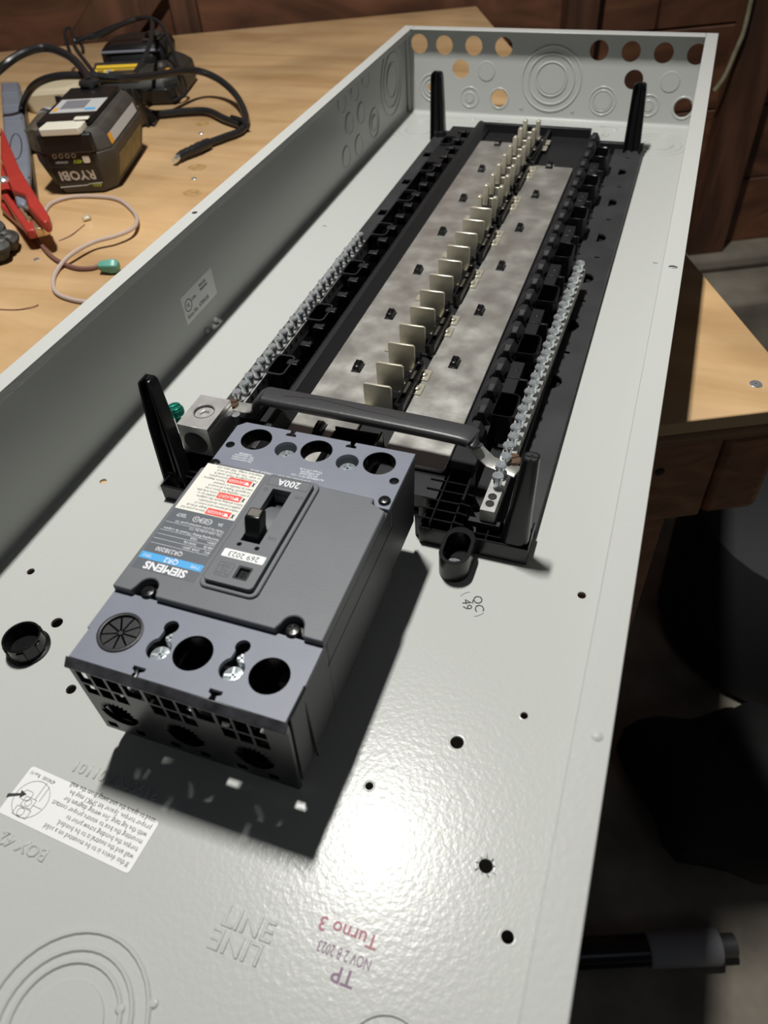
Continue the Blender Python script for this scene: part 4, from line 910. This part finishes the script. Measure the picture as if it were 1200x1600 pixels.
# cream device and dusty jar behind the battery
q = P(75,175,zt); t = thing('cream_device','cream plastic tool housing half hidden behind the battery pack','tool housing',(q.x,q.y,zt),math.radians(20))
bm = NB(); loft(bm, [oct_(-.028,.050,-.005,.05,.010,0),oct_(-.032,.053,-.007,.052,.010,.022),oct_(-.025,.046,-.002,.046,.010,.030)]); obj('housing', bm, m_tan, t, bevel=.003, local=True)
bm = NB(); box(bm, .020,.030,-.0095,-.0065,.004,.022); obj('grip', bm, m_batd, t, bevel=.002, local=True)
q = P(70,232,zt); t = thing('flashlight','dusty dark torch with a clear lens between grey clamp and battery','torch',(q.x,q.y,zt))
Mj = TZ(q.x,q.y,zt+.0165,math.radians(112))@Matrix.Rotation(PI/2,4,'Y')
bm = NB(); lathe(bm, [(.013,-.02),(.016,-.015),(.016,.035),(.0145,.040)], n=20, M=Mj); obj('barrel', bm, mat('dusty_brown',(.09,.075,.05),.6,var=.4,vscale=80), t)
bm = NB(); lathe(bm, [(.0165,.040),(.0165,.046),(.015,.048),(.015,.052),(.0165,.054),(.014,.058)], n=20, M=Mj); obj('lens_ring', bm, mat('clear_grey',(.45,.47,.5),.15,spec=.8), t)
# battery charger
co_ = Vector((-.3960,-.036,zt)); ca = math.radians(16)
chg = thing('battery_charger','black battery charger with a yellow label behind the battery pack','charger',co_,ca)
bm = NB(); loft(bm, [oct_(-.060,.062,0,.120,.020,0),oct_(-.064,.066,-.003,.125,.022,.012),oct_(-.062,.064,.002,.122,.020,.030),oct_(-.052,.054,.014,.112,.020,.040)]); obj('base_shell', bm, m_chg, chg, bevel=.003, local=True)
bm = NB(); loft(bm, [[(x,y,z) for y,z in ((-.0005,.033),(.042,.046),(.046,.040),(.006,.026))] for x in (.012,-.062)]); bmesh.ops.recalc_face_normals(bm,faces=bm.faces); obj('front_slope', bm, m_chg, chg, bevel=.002, local=True)
sl = math.atan2(.013,.0425); Mc = Matrix.Translation((-.025,.0205,.0402)) @ Matrix.Rotation(sl,4,'X')
bm = NB(); plate(bm, rc(-.033,.034,-.010,.003), (), 0,.0004, Mc); plate(bm, rc(-.031,.036,.0055,.0125), (), 0,.0004, Mc); yl = obj('warning_label', bm, m_yel, chg, local=True, label='yellow warning label')
bm = NB(); plate(bm, rc(-.003,.028,-.0075,.0008), (), .0004,.0006, Mc); obj('print', bm, mat('brown_print',(.28,.17,.04),.5), yl, local=True); bm = NB(); plate(bm, rc(-.014,-.006,-.0075,.0008), (), .0004,.0006, Mc); obj('print', bm, mat('grey_print',(.35,.36,.33),.5), yl, local=True); bm = NB(); plate(bm, rc(-.027,-.018,-.0075,.0008), (), .0004,.0006, Mc); obj('print', bm, mat('brown_print2',(.28,.17,.04),.5), yl, local=True)
bm = NB()
for i in range(7): box(bm, -.056+.0095*i,-.050+.0095*i,-.0045,.002,.006,.022)
obj('vent_slot', bm, m_dark, chg, local=True)
bm = NB(); loft(bm, [oct_(-.058,.038,.046,.128,.016,.038),oct_(-.060,.040,.050,.132,.018,.052),oct_(-.050,.036,.062,.128,.016,.062)]); obj('cradle', bm, m_batd, chg, bevel=.003, local=True)
bm = NB(); box(bm, -.052,.034,.048,.052,.054,.0570); obj('cradle_rail', bm, m_greyp, chg, bevel=.001, local=True)
bm = NB(); box(bm, .004,.030,.070,.110,.0622,.0650); lathe(bm, [(.012,0),(.012,.003),(.010,.005)], (.018,.088,.0650), 20); obj('terminal_block', bm, m_chg, chg, bevel=.002, local=True)
bm = NB(); lathe(bm, [(.011,0),(.010,.006),(.006,.010)], (.040,.024,.0375), 16); obj('lobe', bm, m_chg, chg, local=True)
bm = NB(); box(bm, .048,.054,.010,.020,.0355,.0405); obj('indicator', bm, m_orange, chg, bevel=.001, local=True)
bm = NB(); loft(bm, [oct_(.004,.062,-.006,.03,.008,.002),oct_(.006,.060,-.010,.03,.010,.022)]); obj('corner_shell', bm, m_batd, chg, bevel=.002, local=True)
# cables
def Pz(l): return [P(a,b,c) for a,b,c in l]
t = thing('jumper_cable','thick black cable arching over the battery pack at the left edge','cable',P(20,120,zt))
bm = NB(); tube(bm, Pz([(-60,190,.02),(-30,140,.06),(0,108,.085),(35,84,.095),(72,75,.095),(108,88,.09),(132,112,.082),(140,128,.078)]), .0050, 10); obj('cord', bm, m_cable, t)
bm = NB(); q = P(140,130,.076); lathe(bm, [(.011,-.004),(.013,0),(.012,.003),(.006,.005)], (q.x,q.y,q.z), 16); obj('grommet', bm, m_cable, t)
t = thing('lead_with_plug','thick black lead looping over the bench to a barrel plug','cable',P(275,250,zt))
bm = NB(); tube(bm, Pz([(33,205,.010),(36,165,.03),(52,135,.060),(85,120,.075),(135,118,.075),(190,122,.068),(240,118,.055),(300,110,.040),(338,122,.028),(368,148,.016),(384,182,.006),(378,203,.004),(350,215,.004),(322,225,.004)]), .0046, 10); obj('cord', bm, m_cable, t)
bm = NB(); tube(bm, Pz([(326,224,.005),(312,230,.0062),(298,236,.0062),(286,241,.0058),(279,246,.005)]), .0062, 12, 4, scale=lambda s: (1.0-.28*s)*(1+.10*(int(s*12)%2))); obj('barrel', bm, m_cable, t)
bm = NB(); tube(bm, Pz([(280,245,.005),(272,251,.005)]), .0036, 10, 2); obj('tip', bm, m_zinc, t)
t = thing('flat_charger_cord','black lead lying on the bench from the battery to the plug joint','cable',P(300,177,zt))
bm = NB(); tube(bm, Pz([(225,172,.010),(245,178,.005),(290,174,.005),(325,174,.005),(352,186,.005),(376,195,.004)]), .0046, 10); obj('cord', bm, m_cable, t)
bm = NB(); tube(bm, Pz([(362,183,.009),(378,188,.010),(388,198,.006)]), .0030, 8, 4); obj('tie', bm, m_cable, t)
t = thing('coiled_mains_cord','thin black mains cord tied in loops over the charger','cord',P(220,60,zt))
bm = NB(); tube(bm, Pz([(150,118,.05),(118,75,.06),(120,62,.065),(150,58,.07),(195,36,.085),(232,27,.09),(238,45,.085),(230,80,.07),(212,112,.052)]), .0030, 8); obj('loop', bm, m_cable, t)
bm = NB(); tube(bm, Pz([(112,90,.03),(104,65,.05),(102,48,.06),(110,45,.06),(118,60,.06),(128,72,.05),(130,82,.045)]), .0026, 8); obj('loop', bm, m_cable, t)
bm = NB(); tube(bm, Pz([(118,66,.066),(150,52,.072),(190,36,.084),(215,28,.09),(245,32,.09),(262,58,.075),(276,100,.045),(290,130,.02),(288,148,.008),(270,158,.004)]), .0022, 8); obj('loop', bm, m_cable, t)
t = thing('belt_clip','small black tapering plastic foot sticking out from behind the battery','clip',P(235,190,zt))
bm = NB(); a_ = [P(215,158,.03),P(222,160,.03),P(246,184,zt+.004),P(240,193,zt+.004),P(216,188,zt+.004)]
vs = [bm.verts.new(p) for p in a_]; bm.faces.new(vs[::-1]); vb = [bm.verts.new((p.x,p.y,zt)) for p in a_]; bm.faces.new(vb)
for i in range(5): bm.faces.new((vs[i],vs[(i+1)%5],vb[(i+1)%5],vb[i]))
bmesh.ops.recalc_face_normals(bm,faces=bm.faces); obj('foot', bm, m_batd, t, bevel=.001)
# grey clamp (lies behind the red one)
def flat(pts, z0, z1): return [P(a,b,(z0+z1)/2) for a,b in pts]
def slab(name, pix, z0, z1, m, par, bevel=.0015, holes=()):
    pp = [P(a,b,z1) for a,b in pix]; hh = [[P(a,b,z1) for a,b in h] for h in holes]
    ar = sum(pp[i].x*pp[(i+1)%len(pp)].y-pp[(i+1)%len(pp)].x*pp[i].y for i in range(len(pp)))
    if ar<0: pp = pp[::-1]
    bm = NB(); plate(bm, [(p.x,p.y) for p in pp], [[(p.x,p.y) for p in h] for h in hh], z0,z1); return obj(name, bm, m, par, bevel=bevel)
t = thing('grey_clamp','grey spring clamp with ribbed grip and oval recess behind the red clamp','clamp',P(25,220,zt))
slab('upper_arm', [(0,128),(29,127),(33,160),(37,190),(44,225),(46,262),(44,300),(38,318),(25,318),(10,260),(4,200)], .016,.026, m_greyp, t, .003)
slab('lower_arm', [(28,135),(36,145),(48,240),(55,310),(50,318),(40,300),(20,200)], zt,.014, m_batd, t, .002)
for (a,b,c,d) in ((4,148,30,147),(6,168,33,166),(8,187,34,185)):
    bm = NB(); tube(bm, [P(a,b,.026),P(c,d,.026)], .0026, 8, 2); obj('grip_rib', bm, m_greyp, t)
q = P(25,229,.0262); bm = NB(); b2 = [P(25+9*math.cos(a),229+20*math.sin(a),.0262) for a in [2*PI*i/24 for i in range(24)]]; tube(bm, b2+[b2[0]], .0006, 5, 1); obj('oval_recess', bm, m_dark, t)
q = P(36,276,.026); bm = NB(); lathe(bm, [(.007,0),(.006,.0012),(.0052,.0008)], (q.x,q.y,.026), 18); obj('pivot', bm, m_greyp, t)
# red clamp
t = thing('red_clamp','red jumper clamp with copper jaws lying open on the bench','clamp',P(40,300,zt))
slab('upper_jaw_arm', [(0,196),(8,210),(30,262),(52,298),(76,335),(76,343),(68,347),(60,340),(44,322),(38,303),(18,296),(12,280),(0,245)], .020,.032, m_redp, t, .002)
slab('lower_jaw_arm', [(0,250),(8,262),(16,292),(12,302),(28,322),(52,345),(54,358),(40,360),(20,332),(0,300)], .010,.020, m_redp, t, .002)
slab('jaw_bridge', [(0,292),(16,296),(20,304),(52,346),(58,356),(46,362),(34,352),(0,322)], zt+.002,.0095, m_redp, t, .002)
q = P(5,283,.032); bm = NB(); lathe(bm, [(.0068,0),(.0068,.002),(.0052,.0035),(.002,.0035),(.001,.0028)], (q.x,q.y,.032), 18); obj('rivet', bm, m_zinc, t)
def jaw(pts, z0, z1): return slab('jaw', pts, z0,z1, m_copper, t, .0006)
jaw([(32,310),(37,308),(58,333),(55,337),(51,335),(49,331),(46,331),(44,327),(41,326),(39,322),(36,321),(34,316),(31,315)], .018,.0215)
jaw([(26,320),(29,318),(32,321),(33,325),(36,326),(38,331),(41,332),(44,337),(48,338),(48,342),(44,346)], .018,.0215)
slab('jaw_tip', [(58,332),(74,340),(76,350),(66,356),(52,358),(48,346)], .010,.0195, m_copper, t, .0015)
# black camo lump
q = P(8,360,zt); t = thing('work_glove','black and grey patterned work glove cuff at the left edge','glove',q)
bm = NB(); import mathutils
for (a,b,rx,rz_,sx) in ((-30,362,.022,.016,1.2),(8,374,.014,.010,1.1),(-14,386,.016,.012,1.3)):
    p = P(a,b,rz_); prs = [(0,-rz_+.001)]+[(rx*math.cos(u)*(1+.06*math.sin(5*u)),rz_*math.sin(u)) for u in [-PI/2+PI*i/10 for i in range(1,10)]]+[(0,rz_)]
    lathe(bm, prs, n=18, M=Matrix.Translation((p.x,p.y,zt+rz_))@Matrix.Diagonal((sx,1,1,1)), cap=False)
for v in bm.verts: v.co += Vector((math.sin(v.co.y*310),math.cos(v.co.x*270),0))*.0012
obj('cuff', bm, m_camo, t)
bm = NB()
for (a,b) in ((4,362),(12,368),(0,374)):
    p = P(a,b,.020); box(bm, p.x-.003,p.x+.003,p.y-.0025,p.y+.0025,.014,.0195)
obj('patch', bm, mat('grey_patch',(.14,.14,.13),.6), t, bevel=.001)
# thin wires and wire nut
zw = zt+.0022
t = thing('pink_white_wire','pinkish white wire looping from under the battery to the enclosure','wire',P(150,310,zt))
bm = NB(); tube(bm, Pz([(68,334,zw),(80,318,zw),(110,308,zw),(150,307,zw),(185,312,zw),(208,330,zw),(214,345,zw+.003),(206,358,zw+.006),(180,369,zw+.007),(145,379,zw+.006),(112,397,zw+.006),(92,418,zw+.001),(83,438,zw),(88,457,zw),(112,468,zw),(150,474,zw)]), .0021, 8); obj('cord', bm, m_wirew, t)
t = thing('brown_wire','short brown wire ending in the teal wire nut','wire',P(90,400,zt))
bm = NB(); tube(bm, Pz([(57,362,zw+.004),(62,378,zw),(78,398,zw),(97,411,zw),(120,419,zw),(142,419,zw),(156,415,zw)]), .0022, 8); obj('cord', bm, m_wireb, t)
t = thing('wire_nut','teal green wire nut on the end of the brown wire','wire nut',P(168,410,zt))
d0 = P(155,416,zt+.007); d1 = P(184,416,zt+.006); dv = (d1-d0).normalized(); s_ = dv.cross(Vector((0,0,1))).normalized(); up2 = s_.cross(dv)
def rg(c,r_,n=6): return [c+s_*(r_*math.cos(2*PI*i/n+.5))+up2*(r_*math.sin(2*PI*i/n+.5)) for i in range(n)]
bm = NB(); loft(bm, [rg(d0,.0045),rg(d0+dv*.004,.0058),rg(d0+dv*.012,.0075),rg(d0+dv*.016,.0072),rg(d0+dv*.019,.0045)]); bmesh.ops.recalc_face_normals(bm,faces=bm.faces); obj('cone', bm, m_nut, t, bevel=.0008)
t = thing('dry_twig','thin reddish twig lying near the red clamp','twig',P(115,365,zt)); bm = NB(); tube(bm, Pz([(92,376,zt+.0006),(110,368,zt+.0010),(126,356,zt+.0006),(132,351,zt+.0006)]), .0005, 5, 4); obj('stem', bm, m_wireb, t)
t = thing('dry_grass_stem','thin dark dried stem lying on the bench below the wires','twig',P(30,484,zt)); bm = NB(); tube(bm, Pz([(-10,483,zt+.0006),(25,484,zt+.0006),(50,480,zt+.001),(60,476,zt+.001)]), .0005, 5, 4); obj('stem', bm, m_wireb, t)
t = thing('small_metal_bit','tiny metal fitting lying on the bench right of the red clamp','fitting',P(134,339,zt)); q = P(134,341,zt+.003); bm = NB(); lathe(bm, [(.0028,-.003),(.0022,0),(.0028,.003),(.0016,.0055)], n=10, M=TZ(q.x,q.y,zt+.0029,1)@Matrix.Rotation(PI/2,4,'Y')); obj('fitting_body', bm, m_stab, t)

# ------------------------------------------------------------ right background
t = thing('hanging_cord','weathered cord hanging in front of the board wall at the right','cord',P(1120,140,-.3))
def PW(px,py,off=.028):                  # on the plane just before the wall
    d = cx*((px-600)/CF)+cy*((py-800)/CF)+cz; n = E2; p0 = K+E2*(WY-off)
    return CP+d*((p0-CP).dot(n)/d.dot(n))
bm = NB(); tube(bm, [PW(1178,-20),PW(1168,25),PW(1160,55),PW(1146,88),PW(1132,120),PW(1116,142)], .0042, 8, 5); obj('cord', bm, m_rope, t)
t = thing('pipe_offcut','short white pipe sleeve with a threaded end lying on the floor','pipe',P(1075,1485,FZ+.03))
a_ = P(1010,1484,FZ+.0240); b_ = P(1122,1478,FZ+.0240); dv = (b_-a_).normalized()
bm = NB(); sweep(bm, [a_,b_], circ(0,0,.0235,24), None); obj('sleeve', bm, m_pvc, t, bevel=.002)
bm = NB(); sweep(bm, [b_,b_+dv*.022], circ(0,0,.015,18), None); obj('threaded_end', bm, mat('dull_steel',(.12,.12,.12),.5,metal=.6), t)
bm = NB(); sweep(bm, [a_-dv*.2,a_], circ(0,0,.020,16), None); obj('black_pipe', bm, m_black, t)
t = thing('black_bin_bag','large dark crumpled bag on the floor under the bench edge','bag',P(1100,1250,FZ))
bm = NB()
for (px,py,r_,h) in ((1130,1240,.13,.14),(1190,1225,.11,.16),(1075,1210,.10,.12)):
    p = P(px,py,FZ+.05); prs = [(0,0)]+[(r_*math.cos(u),h*.45+h*.55*math.sin(u)) for u in [-1.2+2.7*i/8 for i in range(9)]]+[(0,h)]
    lathe(bm, prs, n=22, M=Matrix.Translation((p.x,p.y,FZ+.002)), cap=False)
for v in bm.verts: v.co += Vector((math.sin(v.co.y*37),math.cos(v.co.x*41),0))*.012
obj('bag_body', bm, mat('black_polythene',(.006,.006,.006),.75,bump=.6,bscale=40), t)
t = thing('dark_barrel','large dark rounded drum standing beyond the bench corner','drum',P(1230,780,FZ))
p = P(1290,800,-.55); bm = NB(); lathe(bm, [(.16,0),(.20,.02),(.21,.20),(.19,.30),(.12,.34)], n=32, M=Matrix.Translation((p.x,p.y,FZ))); obj('drum_body', bm, mat('dull_grey_rubber',(.02,.021,.023),.7), t)
print('OBJECTS', len(bpy.data.objects), 'TRIS', sum(len(m.polygons) for m in bpy.data.meshes))
